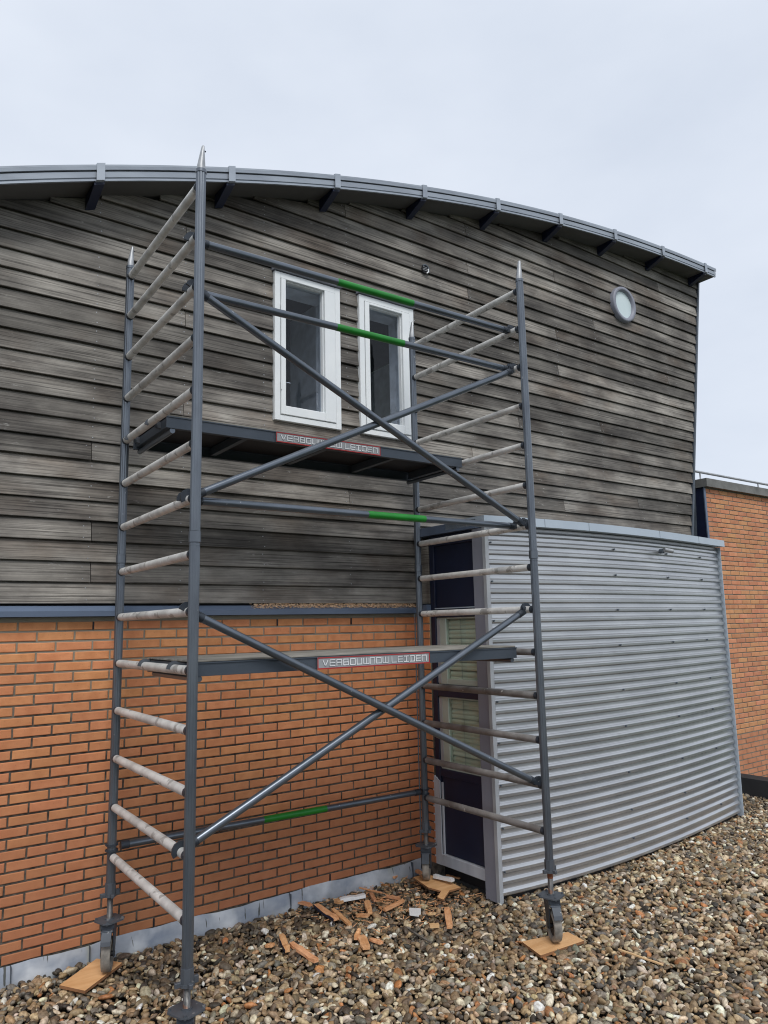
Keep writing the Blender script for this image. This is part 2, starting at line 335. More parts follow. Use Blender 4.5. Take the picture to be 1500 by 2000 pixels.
# ------------------------------------------------------------------ clad building
ZS, ZF, HB = 1.41058, -0.55504, .0625
bld = thing('clad_building', 'building with grey weathered timber boards above orange brick and a curved metal roof', 'building', (0, .5, -.66), MW)
def edge_s(z_): return 6.79 + (z_-2.309)*(7.433-6.79)/(5.705-2.309)       # leaning right end
SL = -2.4
# window holes in the cladding (s0,s1,z0,z1)
HOLES = [(1.177, 1.787, 2.893, 4.108), (1.982, 2.572, 2.895, 4.118)]
# solid wall behind boards, as panels around the holes
wb = MB()
def wallpanel(a, b_, z0, z1f, n=10):
    xs = np.linspace(a, b_, n+1)
    for i in range(n):
        x0, x1 = xs[i], xs[i+1]
        za, zb_ = z1f(x0), z1f(x1)
        wb.add([(x0,.012,z0),(x1,.012,z0),(x1,.012,zb_),(x0,.012,za),(x0,.11,z0),(x1,.11,z0),(x1,.11,zb_),(x0,.11,za)],
               [(0,1,2,3),(7,6,5,4),(0,4,5,1),(3,2,6,7),(0,3,7,4),(1,5,6,2)])
wallpanel(SL, 1.177, ZS, zc); wallpanel(1.787, 1.982, ZS, zc, 2); wallpanel(2.572, 6.7, ZS, zc, 14)
for h in HOLES:
    wallpanel(h[0], h[1], ZS, lambda s_, h=h: h[2], 1); wallpanel(h[0], h[1], h[3], zc, 3)
# leaning end
wb.add([(6.7,.012,ZS),(edge_s(ZS),.012,ZS),(edge_s(5.7),.012,5.70),(6.7,.012,zc(6.7)),(6.7,.11,ZS),(edge_s(ZS),.11,ZS),(edge_s(5.7),.11,5.70),(6.7,.11,zc(6.7))],
       [(0,1,2,3),(7,6,5,4),(0,4,5,1),(3,2,6,7),(1,5,6,2)])
clad = wb.obj('cladding_wall', 'wall_back', bld)
# boards
Z0, PB = 1.4943, .13235
STUD = [-2.05, -1.42, -.80, -.15, .465, 1.10, 1.87, 2.6, 3.28, 3.9, 4.54, 5.19, 5.85, 6.55]
JO = {}
def joint(k, *ss): JO.setdefault(k, []).extend(ss)
for px in [(-.152, 2.472), (-.133, 1.959), (-.127, 1.695), (1.872, 2.398), (5.771, 2.619), (4.51, 2.475), (5.187, 4.606), (3.283, 4.724), (4.555, 4.994),
           (.46, 4.25), (.466, 3.60), (3.28, 5.10), (3.255, 2.95), (5.85, 5.30), (6.5, 5.45), (3.28, 4.50), (1.87, 4.9), (5.19, 3.4), (4.54, 3.9), (3.9, 3.25), (.465, 2.9),
           (-.8, 3.3), (-1.42, 2.4), (6.55, 4.2), (2.62, 2.05), (4.54, 4.35)]:
    joint(int((px[1]-Z0)//PB), px[0])
nailmb = MB()
NB = 0
for k in range(33):
    zb = Z0 + k*PB; zt = zb + PB + .014
    e = edge_s(zb+.06)-.012
    # range where the board lies below the roof curve
    ss = np.linspace(SL, e, 120)
    ok = [x for x in ss if zc(x) > zb+.012]
    if not ok: break
    a0 = ok[0] if ok[0] > SL+.01 else SL
    cuts = sorted([x for x in JO.get(k, []) if a0+.1 < x < e-.1])
    segs = []; p = a0
    for c_ in cuts+[e]: segs.append((p, c_-.0025)); p = c_+.0025
    # remove window holes: full-height cuts split the board, partial ones notch it
    full_, part_ = [], []
    for h in HOLES:
        if zt-.014 > h[2] and zb < h[3]+.034:
            (part_ if (zb < h[2] or zt-.014 > h[3]+.034) else full_).append(h)
    for h in full_:
        new = []
        for a, b_ in segs:
            if a < h[1] and b_ > h[0]:
                if a < h[0]-.002: new.append((a, h[0]-.003))
                if b_ > h[1]+.002: new.append((h[1]+.003, b_))
            else: new.append((a, b_))
        segs = new
    bow = rnd.uniform(-.002, .002)
    for a, b_ in segs:
        parts_ = []; p = a
        for h in sorted(part_):
            if p < h[1] and b_ > h[0]:
                if p < h[0]: parts_.append((p, h[0]-.003, zb, zt))
                lo_, hi_ = (zb, h[2]-.004) if zb < h[2] else (h[3]+.036, zt)
                parts_.append((max(p, h[0]-.003), min(b_, h[1]+.003), lo_, hi_)); p = h[1]+.003
        if p < b_: parts_.append((p, b_, zb, zt))
        mb = MB()
        for (a2, b2, z0_, z1_) in parts_:
            if z1_-z0_ < .012 or b2-a2 < .004: continue
            n_ = max(1, int((b2-a2)/.25)); xs = np.linspace(a2, b2, n_+1)
            vs = []
            for x in xs:
                top = max(min(z1_, zc(x)+.004), z0_+.002)
                wob = .0018*math.sin(x*2.3+k*1.7)+.001*math.sin(x*7+k)
                f0 = (z0_-zb)/(zt-zb); f1 = (top-zb)/(zt-zb)
                tb = -.032+.022*f0+wob; tt = -.032+.022*f1+wob*.5
                zz0 = z0_+bow+.0015*math.sin(x*1.3+k*2.1)
                rz = max(min(top-.001, zt-.0235), zz0+.004); fr_ = (rz-zb)/(zt-zb); tr_ = -.032+.022*fr_+wob
                vs += [(x, tb+.002, zz0), (x, tb, zz0+.003), (x, tr_, rz), (x, tr_+.013, rz+.0005), (x, max(tt+.014, tr_+.014), max(top, rz+.001)), (x, tb+.026, zz0+.004)]
            fs = []
            for i in range(n_):
                o_ = i*6
                for j in range(6): fs.append((o_+j, o_+(j+1) % 6, o_+6+(j+1) % 6, o_+6+j))
            fs += [tuple(range(6)), tuple(n_*6+j for j in (5,4,3,2,1,0))]
            mb.add(vs, fs)
        if not mb.v: continue
        mb.obj('board', 'wood', clad)
        for st in STUD:
            for st2 in ([st] if not any(abs(st-c_) < .06 for c_ in cuts) else [st-.03, st+.03]):
                if a+.015 < st2 < b_-.015 and not any(h[0]-.02 < st2 < h[1]+.02 and h[2]-.1 < zb < h[3] for h in HOLES):
                    for dz in (.022, .098):
                        if zb+dz+.02 < zc(st2):
                            jj = rnd.uniform(-.006, .006); tt = -.032+.022*dz/(PB+.014)-.0022; r_ = .0042
                            nailmb.add([(st2+jj+r_*math.cos(q), tt, zb+dz+r_*math.sin(q)) for q in np.arange(6)*math.pi/3], [(0,1,2,3,4,5)])
nails = nailmb.obj('nail_heads', 'galv', clad, kind='stuff', recalc=False)
# end trim strip at the leaning right end
tr = MB()
for (o0, o1, w0, w1) in ((-.038, .11, -.012, .022),):
    zs_ = [ZS+.02, 5.70]
    vs = []
    for z_ in zs_:
        e = edge_s(z_); vs += [(e+w0, o0, z_), (e+w1, o0, z_), (e+w1, o1, z_), (e+w0, o1, z_)]
    tr.add(vs, [(0,1,5,4),(1,2,6,5),(2,3,7,6),(3,0,4,7),(0,3,2,1),(4,5,6,7)])
tr.obj('corner_trim', 'zinc_dark', bld)
# end wall going back (leaning)
ew = MB(); vs = []
for z_ in (-3.6, 5.69):
    e = edge_s(z_ if z_ > 0 else ZS); vs += [(e+.0, .112, z_), (e+.0, 6, z_)]
ew.add(vs, [(0,1,3,2)]); ew.obj('end_wall', 'zinc_dark', bld)

# roof: soffit, fascia, top
OH = .25
def ribbon(prof, s0=SL, s1=7.47, n=60, closed=True):
    mb = MB(); xs = np.linspace(s0, s1, n+1); m_ = len(prof); vs = []
    for x in xs: vs += [(x, t_, zc(x)+dz) for t_, dz in prof]
    fs = []
    for i in range(n):
        for j in range(m_ if closed else m_-1): fs.append((i*m_+j, i*m_+(j+1) % m_, (i+1)*m_+(j+1) % m_, (i+1)*m_+j))
    if closed: fs += [tuple(range(m_))[::-1], tuple(n*m_+j for j in range(m_))]
    return mb.add(vs, fs)
roof = ribbon([(-OH-.018, .088), (-OH-.018, .102), (6, .14), (6, .05), (-OH+.01, .075)]).obj('roof', 'zinc', bld)
ribbon([(-OH+.012, .001), (.6, .001), (.6, .03), (-OH+.012, .03)]).obj('soffit', 'soffit', bld)
fa = MB()
ribbon([(-OH-.004, -.008), (-OH-.004, .006), (-OH+.012, .006), (-OH+.012, -.008)]).obj('fascia_lip', 'zinc', bld)
ribbon([(-OH+.002, .0065), (-OH+.002, .013), (-OH-.006, .016), (-OH-.008, .056), (-OH+.006, .062), (-OH+.012, .0875), (-OH+.03, .0875), (-OH+.03, .0065)]).obj('fascia', 'zinc', bld)
ribbon([(-OH-.016, .066), (-OH-.018, .0875), (-OH-.002, .0875), (-OH-.002, .066)]).obj('fascia_rim', 'zinc', bld)
# brackets
for i in range(-2, 9):
    s0 = -.225+.931*i
    if s0 > 7.3: s0 = 7.235
    zb = zc(s0)
    mb = MB(); slope = zc(s0+.035)-zc(s0-.035)
    vs = []
    for x, dz in ((s0-.032, -slope/2), (s0+.032, slope/2)):
        vs += [(x, -.03, zb+dz-.002), (x, -OH+.004, zb+dz-.002), (x, -OH+.004, zb+dz-.030), (x, -.03, zb+dz-.105)]
    mb.add(vs, [(0,1,2,3),(7,6,5,4),(0,4,5,1),(1,5,6,2),(2,6,7,3),(3,7,4,0)])
    br = mb.obj('roof_bracket', 'navy', bld)
    mb = MB(); vs = []
    for x, dz in ((s0-.026, -slope*.37), (s0+.026, slope*.37)):
        for t_, z_ in ((-OH+.02, .116), (-OH-.022, .112), (-OH-.026, -.012), (-OH+.035, -.018), (-OH+.035, -.014), (-OH-.0205, -.0085), (-OH-.0185, .1065), (-OH+.02, .110)):
            vs.append((x, t_, zb+dz+z_))
    mb.add(vs, [tuple(range(8)), tuple(range(15, 7, -1))]+[(j, 8+j, 8+(j+1) % 8, (j+1) % 8) for j in range(8)])
    mb.obj('clip', 'zinc', br)

# brick wall
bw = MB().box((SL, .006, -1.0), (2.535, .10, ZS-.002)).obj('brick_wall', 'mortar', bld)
def brick_mesh(w_, h_, d_, name='brick', seed=0, c=.0035):
    q = random.Random(seed); mb = MB(); vs = []
    for (t_, ins) in ((0, c), (c*.8, 0), (d_, 0)):
        for sx, sz in ((-1, -1), (1, -1), (1, 1), (-1, 1)):
            vs.append((sx*(w_/2-ins)+q.uniform(-.0012, .0012), t_+(q.uniform(-.0006, .0006)), sz*(h_/2-ins)+q.uniform(-.0012, .0012)))
    fs = [(0,1,2,3)]
    for a in (0, 4):
        for j in range(4): fs.append((a+j, a+4+j, a+4+(j+1) % 4, a+(j+1) % 4))
    return mb.add(vs, fs).mesh(name, False)
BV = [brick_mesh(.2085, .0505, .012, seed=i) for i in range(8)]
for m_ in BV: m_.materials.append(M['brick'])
SJ, WB = -0.53285, .22
allb = []
for r_ in range(31):
    zt = ZS-.031-r_*HB; zcn = zt-.025
    off = 0 if r_ % 2 == 0 else .11
    j = -9
    while True:
        a = SJ+off+j*WB; b_ = a+WB; j += 1
        if a > 2.5: break
        if b_ < SL: continue
        a_, c_ = a+.006, b_-.006
        cutl = max(a_, SL); cutr = min(c_, 2.530)
        if cutr-cutl < .02: continue
        # camera distance in wall coordinates for choosing the largest ones
        cs = Vector((-1.199, -5.03, 1.315)); d_ = (Vector(((cutl+cutr)/2, 0, zcn))-cs)
        px = 1451*(cutr-cutl)*abs(d_.y)/d_.length**2
        vis = (cutl+cutr)/2 > -.75
        allb.append((px if vis else px*.1, cutl, cutr, zcn, r_))
allb.sort(reverse=True)
stuff = MB()
def old(zcn): return rnd.random() < min(1, max(0, (1.05-zcn)/1.0))
stuffs = {'brick': MB()}
for i, (px, a, b_, zz, r_) in enumerate(allb):
    L_ = b_-a; full_ = abs(L_-.208) < .002
    dt = rnd.uniform(-.0025, .0015)
    if i < 300:
        pool = BV
        if full_: me = rnd.choice(pool)
        else:
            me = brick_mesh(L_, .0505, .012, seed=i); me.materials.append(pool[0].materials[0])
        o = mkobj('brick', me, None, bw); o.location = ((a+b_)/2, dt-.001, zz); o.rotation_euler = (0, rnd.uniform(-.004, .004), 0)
        if bw.get('_off'): pass
    else:
        me = brick_mesh(L_, .0505, .012, seed=i)
        key = 'brick'
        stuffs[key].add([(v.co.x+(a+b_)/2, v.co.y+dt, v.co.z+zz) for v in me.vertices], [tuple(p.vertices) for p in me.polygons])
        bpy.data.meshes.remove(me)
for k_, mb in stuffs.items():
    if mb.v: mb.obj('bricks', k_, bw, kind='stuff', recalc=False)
# weep slots
for r_, idx in ((0, (2, 5, 8, 11, 14, -1)), (30, (1, 4, 7, 10, 13))):
    for i in idx:
        x = SJ+i*WB; zt = ZS-.031-r_*HB
        MB().box((x-.005, -.0015, zt-.05), (x+.005, .0055, zt-.001)).obj('weep_hole', 'black', bw)
# blue-grey sill profile above the bricks
def slab(poly, s0, s1): return MB().poly_extrude(poly, 0, s0, s1)
sill = slab([(.02, 1.4115), (-.072, 1.4115), (-.074, 1.445), (-.034, 1.476), (.005, 1.482), (.005, 1.42)], SL, 2.50).obj('sill', 'sill', bld)
# lead flashing
fl = MB(); n_ = 90; xs = np.linspace(SL, 2.53, n_+1); rows = [(-.548, -.004), (-.585, -.012), (-.63, -.017), (-.70, -.024)]
vs = []
for x in xs:
    for z_, t_ in rows: vs.append((x, t_-.004*abs(math.sin(x*3.1+z_*9))-.003*math.sin(x*11+z_*30), z_+(.006*math.sin(x*5)+.004*math.sin(x*13)+.002*math.sin(x*31) if z_ > -.55 else 0)))
fs = [(i*4+j, i*4+j+1, (i+1)*4+j+1, (i+1)*4+j) for i in range(n_) for j in range(3)]
fl.add(vs, fs, True); fl.obj('lead_flashing', 'lead', bld, recalc=False)
for x in (-.48, -.05, .55, 1.32, 2.42): MB().box((x-.002, -.036, -.66), (x+.002, -.004, -.552)).obj('flashing_seam', 'zinc_dark', bld)

# wood shavings on the sill
sh = MB()
for i in range(2600):
    x = .98+1.52*rnd.random()**.85; r_ = rnd.uniform(.004, .011); dx = rnd.uniform(-1, 1)
    t_ = rnd.uniform(-.066, -.012); z_ = 1.449+(t_+.072)*.75+rnd.uniform(0, .015)*min(1, (x-.95)*3)
    a = rnd.uniform(-.6, .6)
    sh.add([(x, t_, z_), (x+r_*1.4, t_+rnd.uniform(-.01, .01), z_+r_*math.sin(a)*.6), (x+r_*1.1, t_+.012*dx, z_+r_*.45), (x+r_*.2, t_+.008*dx, z_+r_*.4)], [(0,1,2,3)])
o = sh.obj('wood_shavings', 'shaving', kind='stuff', recalc=False); o.matrix_world = MW
o['label'] = 'pale curled wood shavings lying along the blue sill'

# windows
def frame_ring(mb, s0, s1, z0, z1, w_, t0, t1, wb_=None, c=.003):
    wb_ = wb_ or w_
    mb.bev((s0, t0, z0), (s0+w_, t1, z1), c); mb.bev((s1-w_, t0, z0), (s1, t1, z1), c)
    mb.bev((s0+w_+.0003, t0+.0005, z0), (s1-w_-.0003, t1-.0005, z0+wb_), c); mb.bev((s0+w_+.0003, t0+.0005, z1-w_), (s1-w_-.0003, t1-.0005, z1), c)
def window(h, glass_r, hinge):
    s0, s1, z0, z1 = h; g0, g1, gz0, gz1 = glass_r
    mb = MB(); frame_ring(mb, s0, s1, z0, z1, .05, -.052, .06, .045)
    win = mb.obj('window', 'white', bld)
    # sash: from frame to the glass
    mb = MB()
    a, b_, c_, d_ = s0+.054, s1-.054, z0+.049, z1-.054
    mb.bev((a, -.060, c_), (g0, .02, d_), .004); mb.bev((g1, -.060, c_), (b_, .02, d_), .004)
    mb.bev((g0+.0003, -.0595, c_), (g1-.0003, .0195, gz0), .004); mb.bev((g0+.0003, -.0595, gz1), (g1-.0003, .0195, d_), .004)
    # glazing bead step
    frame_ring(mb, g0+.0005, g1-.0005, gz0+.0005, gz1-.0005, .008, -.035, .012)
    mb.obj('sash', 'white', win)
    MB().add([(g0, .0, gz0), (g1, .0, gz0), (g1, .0, gz1), (g0, .0, gz1)], [(0,1,2,3)]).obj('pane', 'glass', win)
    # dark joint lines around sash
    mb = MB(); frame_ring(mb, s0+.0503, s1-.0503, z0+.0453, z1-.0503, .0032, -.05, -.03)
    mb.obj('joint', 'seal', win)
    mb = MB().poly_extrude([(-.075, z1+.008), (-.078, z1+.020), (.0, z1+.034), (.0, z1+.008)], 0, s0-.012, s1+.012)
    mb.obj('drip_cap', 'post_grey', win)
    for zz in (z0+.28, z1-.30):
        hs = s0+.052 if hinge == 'l' else s1-.052
        MB().tube((hs, -.062, zz-.035), (hs, -.062, zz+.035), .005, 8).obj('hinge', 'white', win)
    mb = MB()                                  # inner reveal
    mb.box((s0+.03, .0605, z0+.03), (s0+.05, .26, z1-.03)); mb.box((s1-.05, .0605, z0+.03), (s1-.03, .26, z1-.03))
    mb.box((s0+.0505, .0605, z0+.03), (s1-.0505, .26, z0+.05)); mb.box((s0+.0505, .0605, z1-.05), (s1-.0505, .26, z1-.03))
    mb.obj('reveal', 'room', win)
    mb = MB(); hx = g1-.012
    mb.sweep([(hx, .02, gz0+.03), (hx-.004, .05, gz0+.10), (hx-.002, .05, gz0+.19)], [(.006*math.cos(q), .006*math.sin(q)) for q in np.arange(6)*math.pi/3])
    mb.obj('stay', 'galv', win)
    return win
window(HOLES[0], (1.272, 1.632, 3.013, 4.052), 'l')
window(HOLES[1], (2.082, 2.437, 3.022, 4.042), 'r')
# room behind the windows
rm = MB()
rm.add([(.3,2.6,3.5),(3.4,2.6,3.5),(3.4,2.6,4.22),(.3,2.6,4.22)], [(0,1,2,3)])  # unseen back wall, opening added below it to let daylight onto the partition
rm.add([(.3,.112,2.0),(.3,2.6,2.0),(.3,2.6,4.22),(.3,.112,4.22)], [(0,1,2,3)])
rm.add([(3.4,.112,2.0),(3.4,2.6,2.0),(3.4,2.6,4.22),(3.4,.112,4.22)], [(0,1,2,3)])
rm.add([(.3,.112,2.0),(3.4,.112,2.0),(3.4,2.6,2.0),(.3,2.6,2.0)], [(0,1,2,3)])
rm.box((1.90, .113, 2.002), (1.94, 1.0, 4.218))
rm.obj('room_wall', 'room', bld, recalc=False)
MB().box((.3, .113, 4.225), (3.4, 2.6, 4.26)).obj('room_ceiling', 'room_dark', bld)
# round window
rw = MB(); cx, cz = 5.73, 4.955; n_ = 40
prof = [(.160, -.036), (.172, -.072), (.206, -.074), (.212, -.060), (.214, -.020)]
vs = []
for i in range(n_):
    q = 2*math.pi*i/n_
    vs += [(cx+r_*math.cos(q), t_, cz+r_*math.sin(q)) for r_, t_ in prof]
fs = [(i*5+j, i*5+j+1, ((i+1) % n_)*5+j+1, ((i+1) % n_)*5+j) for i in range(n_) for j in range(4)]
rw.add(vs, fs, True); rwin = rw.obj('round_window', 'post_grey', bld)
MB().add([(cx+.164*math.cos(2*math.pi*i/n_), -.040, cz+.164*math.sin(2*math.pi*i/n_)) for i in range(n_)], [tuple(range(n_))]).obj('pane', 'frost', rwin)
# small round vent
vt = MB(); vx, vz = 2.735, 4.556
for i in range(14):
    q0 = -.9+i*2.9*math.pi/2/14*.75; q1 = -.9+(i+1)*2.9*math.pi/2/14*.75
    vt.tube((vx+.040*math.cos(q0), -.045, vz+.040*math.sin(q0)), (vx+.040*math.cos(q1), -.045, vz+.040*math.sin(q1)), .008, 8)
vent = vt.obj('wall_vent', 'zinc_dark', bld)
MB().tube((vx, -.02, vz), (vx, -.042, vz), .037, 16).obj('vent_disc', 'black', vent)
for k in range(3): MB().bev((vx-.03, -.052, vz-.018+k*.015), (vx+.012, -.044, vz-.013+k*.015), .001).obj('vent_slat', 'galv', vent)
MB().sweep([(vx+.03, -.05, vz+.005), (vx+.028, -.054, vz-.022), (vx+.012, -.05, vz-.04)], [(.007*math.cos(q), .007*math.sin(q)) for q in np.arange(8)*math.pi/4], smooth=True).obj('cable_end', 'white', vent)

# ------------------------------------------------------------------ corrugated bay
bay = thing('corrugated_bay', 'projecting bay with a curved corrugated metal front and navy panelled side window', 'bay', (2.56, -.4, -.66), MW)
CX = [(2.53, .870), (3.106, .945), (3.742, .960), (4.503, .925), (5.447, .835), (6.10, .735)]
pc = np.polyfit([a for a, b_ in CX], [b_ for a, b_ in CX], 3)
def co(s_): return float(np.polyval(pc, s_))
ZB, ZTOP = -.632, 2.058
NC = 36; per = (ZTOP-ZB)/NC
prof = []
for k in range(NC):
    z_ = ZB+k*per
    for f_, d_ in ((0, .0), (.03, .002), (.12, .0145), (.17, .0170), (.40, .0176), (.445, .0162), (.60, .0042), (.66, .0018), (.76, .0008)):
        prof.append((z_+f_*per, d_))
prof.append((ZTOP, 0))
ns = 56; xs = np.linspace(2.575, 6.085, ns+1); vs = []
for x in xs:
    c_ = co(x)-.03
    vs += [(x, -(c_+d_), z_) for z_, d_ in prof]
m_ = len(prof)
mb = MB(); mb.add(vs, [(i*m_+j, (i+1)*m_+j, (i+1)*m_+j+1, i*m_+j+1) for i in range(ns) for j in range(m_-1)], False)
sheet = mb.obj('corrugated_sheet', 'steel', bay, recalc=False)
mb = MB()                                       # dark backing behind the sheet
xs = np.linspace(2.54, 6.09, 30)
for a, b_ in zip(xs[:-1], xs[1:]):
    mb.add([(a, -(co(a)-.05), ZB-.03), (b_, -(co(b_)-.05), ZB-.03), (b_, -(co(b_)-.05), ZTOP), (a, -(co(a)-.05), ZTOP)], [(0,1,2,3)])
mb.obj('bay_wall', 'black', bay, recalc=False)
# end closure strips
mb = MB(); mb.box((6.098, -co(6.1)-.012, ZB-.03), (6.106, .0, ZTOP)); mb.obj('end_flashing', 'cap', bay)
# screws
for x in (4.02, 4.90, 5.62):
    for k in (34, 31, 27, 23, 18, 14, 9, 5, 2):
        z_ = ZB+(k+.29)*per
        MB().tube((x, -(co(x)-.030+.0172), z_), (x, -(co(x)-.030+.031), z_), .008, 8).obj('screw', 'zinc_dark', bay)
for k in range(2, 35, 4):
    z_ = ZB+(k+.29)*per
    MB().tube((2.60, -(co(2.6)-.030+.0172), z_), (2.60, -(co(2.6)-.030+.029), z_), .007, 8).obj('screw', 'zinc_dark', bay)
# cap profile following the curve
def capribbon(x0, x1, z0_, z1_, t0, t1, n=40):
    mb = MB(); xs = np.linspace(x0, x1, n+1); vs = []
    for x in xs:
        c_ = co(x); vs += [(x, -(c_+t1), z0_), (x, -(c_+t1), z1_), (x, -(c_+t0), z1_), (x, -(c_+t0), z0_)]
    fs = [(i*4+j, i*4+(j+1) % 4, (i+1)*4+(j+1) % 4, (i+1)*4+j) for i in range(n) for j in range(4)]+[(3,2,1,0), tuple(n*4+j for j in range(4))]
    return mb.add(vs, fs)
capribbon(2.50, 6.14, 2.064, 2.13, -.4, .050).obj('roof_cap', 'cap', bay)
for x in (3.1, 3.62, 4.7, 5.5): capribbon(x, x+.003, 2.0645, 2.1295, .0502, .0512, 1).obj('cap_joint', 'zinc_dark', bay)
MB().box((2.50, -.82+.0, 2.0445), (2.60, -.06, 2.115)).obj('side_cap', 'sill', bay)
mb = MB()                                        # bay roof
mb.box((2.56, -.60, 2.07), (6.1, -.035, 2.11)); mb.obj('bay_roof', 'zinc_dark', bay)
# side: plane s = 2.56
X0 = 2.56
MB().box((X0-.028, -.865, -.66), (X0+.03, -.742, 2.0435)).obj('corner_post', 'post_grey', bay)
MB().box((X0-.040, -.897, -.665), (X0-.004, -.8655, 2.0435)).obj('corner_angle', 'frame_grey', bay)
mb = MB()                                        # navy window framing
mb.bev((X0-.012, -.252, -.545), (X0+.05, -.196, 1.975), .003)
mb.bev((X0-.012, -.7415, 1.370), (X0+.05, -.2525, 1.448), .003)
mb.bev((X0-.012, -.7415, .742), (X0+.05, -.2525, .838), .003)
mb.bev((X0-.012, -.7415, .125), (X0+.05, -.2525, .180), .003)
mb.bev((X0-.012, -.7415, 1.955), (X0+.05, -.196, 2.04), .003)
mb.obj('side_frame', 'navy', bay)
MB().bev((X0+.004, -.7415, 1.4485), (X0+.03, -.2525, 1.9545), .002).obj('upper_panel', 'navy', bay)
MB().box((X0-.016, -.7415, 1.4385), (X0-.0125, -.2525, 1.447)).obj('panel_edge_strip', 'cap', bay)
MB().bev((X0+.004, -.7415, -.46), (X0+.03, -.2525, .1245), .002).obj('lower_panel', 'navy', bay)
mb = MB()                                        # half painted primer frame (ragged top edge)
vs = [(-.2525, -.545), (-.168, -.545), (-.168, .06), (-.172, .10), (-.182, .118), (-.195, .122), (-.205, .105), (-.212, .112), (-.225, .098), (-.2525, .085)]
mb.poly_extrude([(a, b_) for a, b_ in vs], 0, X0-.022, X0-.0125)
mb.bev((X0-.022, -.7415, -.545), (X0+.02, -.2530, -.462), .003)
mb.bev((X0-.006, -.272, -.4615), (X0+.006, -.2530, .075), .002)
mb.obj('primed_frame', 'undercoat', bay)
def bay_window(z0, z1):
    mb = MB(); frame_ring2 = [(-.7415, -.735), (-.355, -.255)]
    mb.bev((X0+.002, -.362, z0), (X0+.04, -.2530, z1), .003)
    mb.bev((X0+.002, -.7415, z0), (X0+.04, -.3622, z0+.045), .003)
    mb.bev((X0+.002, -.7415, z1-.012), (X0+.04, -.3622, z1), .002)
    wn = mb.obj('side_window', 'green_frame', bay)
    MB().add([(X0+.012, -.7415, z0+.045), (X0+.012, -.362, z0+.045), (X0+.012, -.362, z1-.012), (X0+.012, -.7415, z1-.012)], [(0,1,2,3)]).obj('pane', 'glass_blind', wn)
    MB().bev((X0-.001, -.290, z0+.01), (X0+.0018, -.2535, z1-.01), .0005).obj('bead', 'frame_grey', wn)
    z_ = z0+.055; me = None
    while z_ < z1-.02:
        if me is None:
            mb = MB()
            vs = []
            for y in np.linspace(-.3675, -.7405, 7):
                vs += [(0, y, -.019), (-.006, y, -.006), (.0, y, .008), (.008, y, .019)]
            mb.add(vs, [(i*4+j, i*4+j+1, (i+1)*4+j+1, (i+1)*4+j) for i in range(6) for j in range(3)], True)
            me = mb.mesh('slat', False)
        o = mkobj('slat', me, 'blind', wn); o.location = (X0+.034, 0, z_); o.rotation_euler = (rnd.uniform(-.012, .012), rnd.uniform(-.1, .1), 0)
        z_ += .036
    mb = MB()
    for y in (-.52,): mb.tube((X0+.022, y, z0+.05), (X0+.022, y, z1-.013), .0012, 5)
    mb.obj('blind_cord', 'seal', wn)
    MB().box((X0+.06, -.7415, z0), (X0+.064, -.2530, z1)).obj('curtain_back', 'green_frame', wn)
bay_window(.8385, 1.3695); bay_window(.1805, .7415)
MB().box((X0+.066, -.80, -.65), (X0+.10, -.05, 2.04)).obj('side_backing', 'black', bay)
# brick return between wall and bay
rt = MB().box((2.5425, -.190, -.70), (2.62, .005, ZS-.0)).obj('brick_return', 'mortar', bay)
me_a = None
for r_ in range(31):
    zz = ZS-.056-r_*HB
    wds = [( -.184, -.004)] if r_ % 2 else [(-.184, -.100), (-.088, -.004)]
    for a, b_ in wds:
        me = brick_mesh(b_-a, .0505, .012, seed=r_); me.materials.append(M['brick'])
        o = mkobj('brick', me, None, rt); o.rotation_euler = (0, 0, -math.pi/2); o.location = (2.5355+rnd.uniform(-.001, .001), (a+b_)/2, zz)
# weathered timber end grain above the brick return
MB().bev((2.540, -.190, 1.486), (2.60, -.034, 1.965), .004).obj('timber_return', 'stain', bay)
MB().box((2.50, -.20, 1.412), (2.62, -.0745, 1.478)).obj('sill_return', 'sill', bay)
# small bullet lamp on the sheet
x_ = 4.78; lz = 1.948
lamp = thing('wall_lamp', 'small grey camera-like lamp fixed near the top of the corrugated sheet', 'lamp', (x_, -co(x_), lz), MW)
MB().tube((x_, -co(x_)+.008, lz), (x_, -co(x_)-.03, lz), .022, 14).obj('base', 'zinc_dark', lamp)
MB().tube((x_-.01, -co(x_)-.045, lz+.012), (x_+.075, -co(x_)-.075, lz-.004), .020, 14).obj('body', 'galv', lamp)
MB().tube((x_+.0755, -co(x_)-.075, lz-.004), (x_+.079, -co(x_)-.0765, lz-.005), .017, 14).obj('lens', 'black', lamp)

# ------------------------------------------------------------------ roof edge upstand, neighbouring building, railing
mb = MB(); mb.box((6.985, -6, -3.6), (7.20, .19, -.47)); up = mb.obj('parapet', 'bitumen'); up.matrix_world = MW
tag(up, 'low black bitumen roof edge running beside the gravel at the right', 'roof edge')
mb = MB(); mb.box((6.90, -6.0, -.66), (6.984, .18, -.50)); 
nb = thing('brick_neighbour', 'orange brick building with a concrete coping seen beyond the roof edge', 'building', (9, .2, -3.6), MW)
NT = .2; NS = 7.56; NZ = 3.0
nbw = MB().box((NS, NT+.006, -3.6), (16, 5, NZ)).obj('brick_facade', 'far_mortar', nb)
MB().box((NS-.05, NT-.06, NZ+.001), (16, 5.05, NZ+.11)).obj('coping', 'concrete', nb)
MB().box((NS-.03, NT+.01, .4), (NS-.001, NT+.9, NZ-.005)).obj('end_panel', 'navy', nb)
MB().box((NS-.034, NT-.004, .4), (NS+.006, NT+.0095, NZ-.005)).obj('panel_edge', 'sill', nb)
fb = brick_mesh(.2085, .0505, .012, seed=99); fb.materials.append(M['far_brick']); cnt = 0; smb = MB()
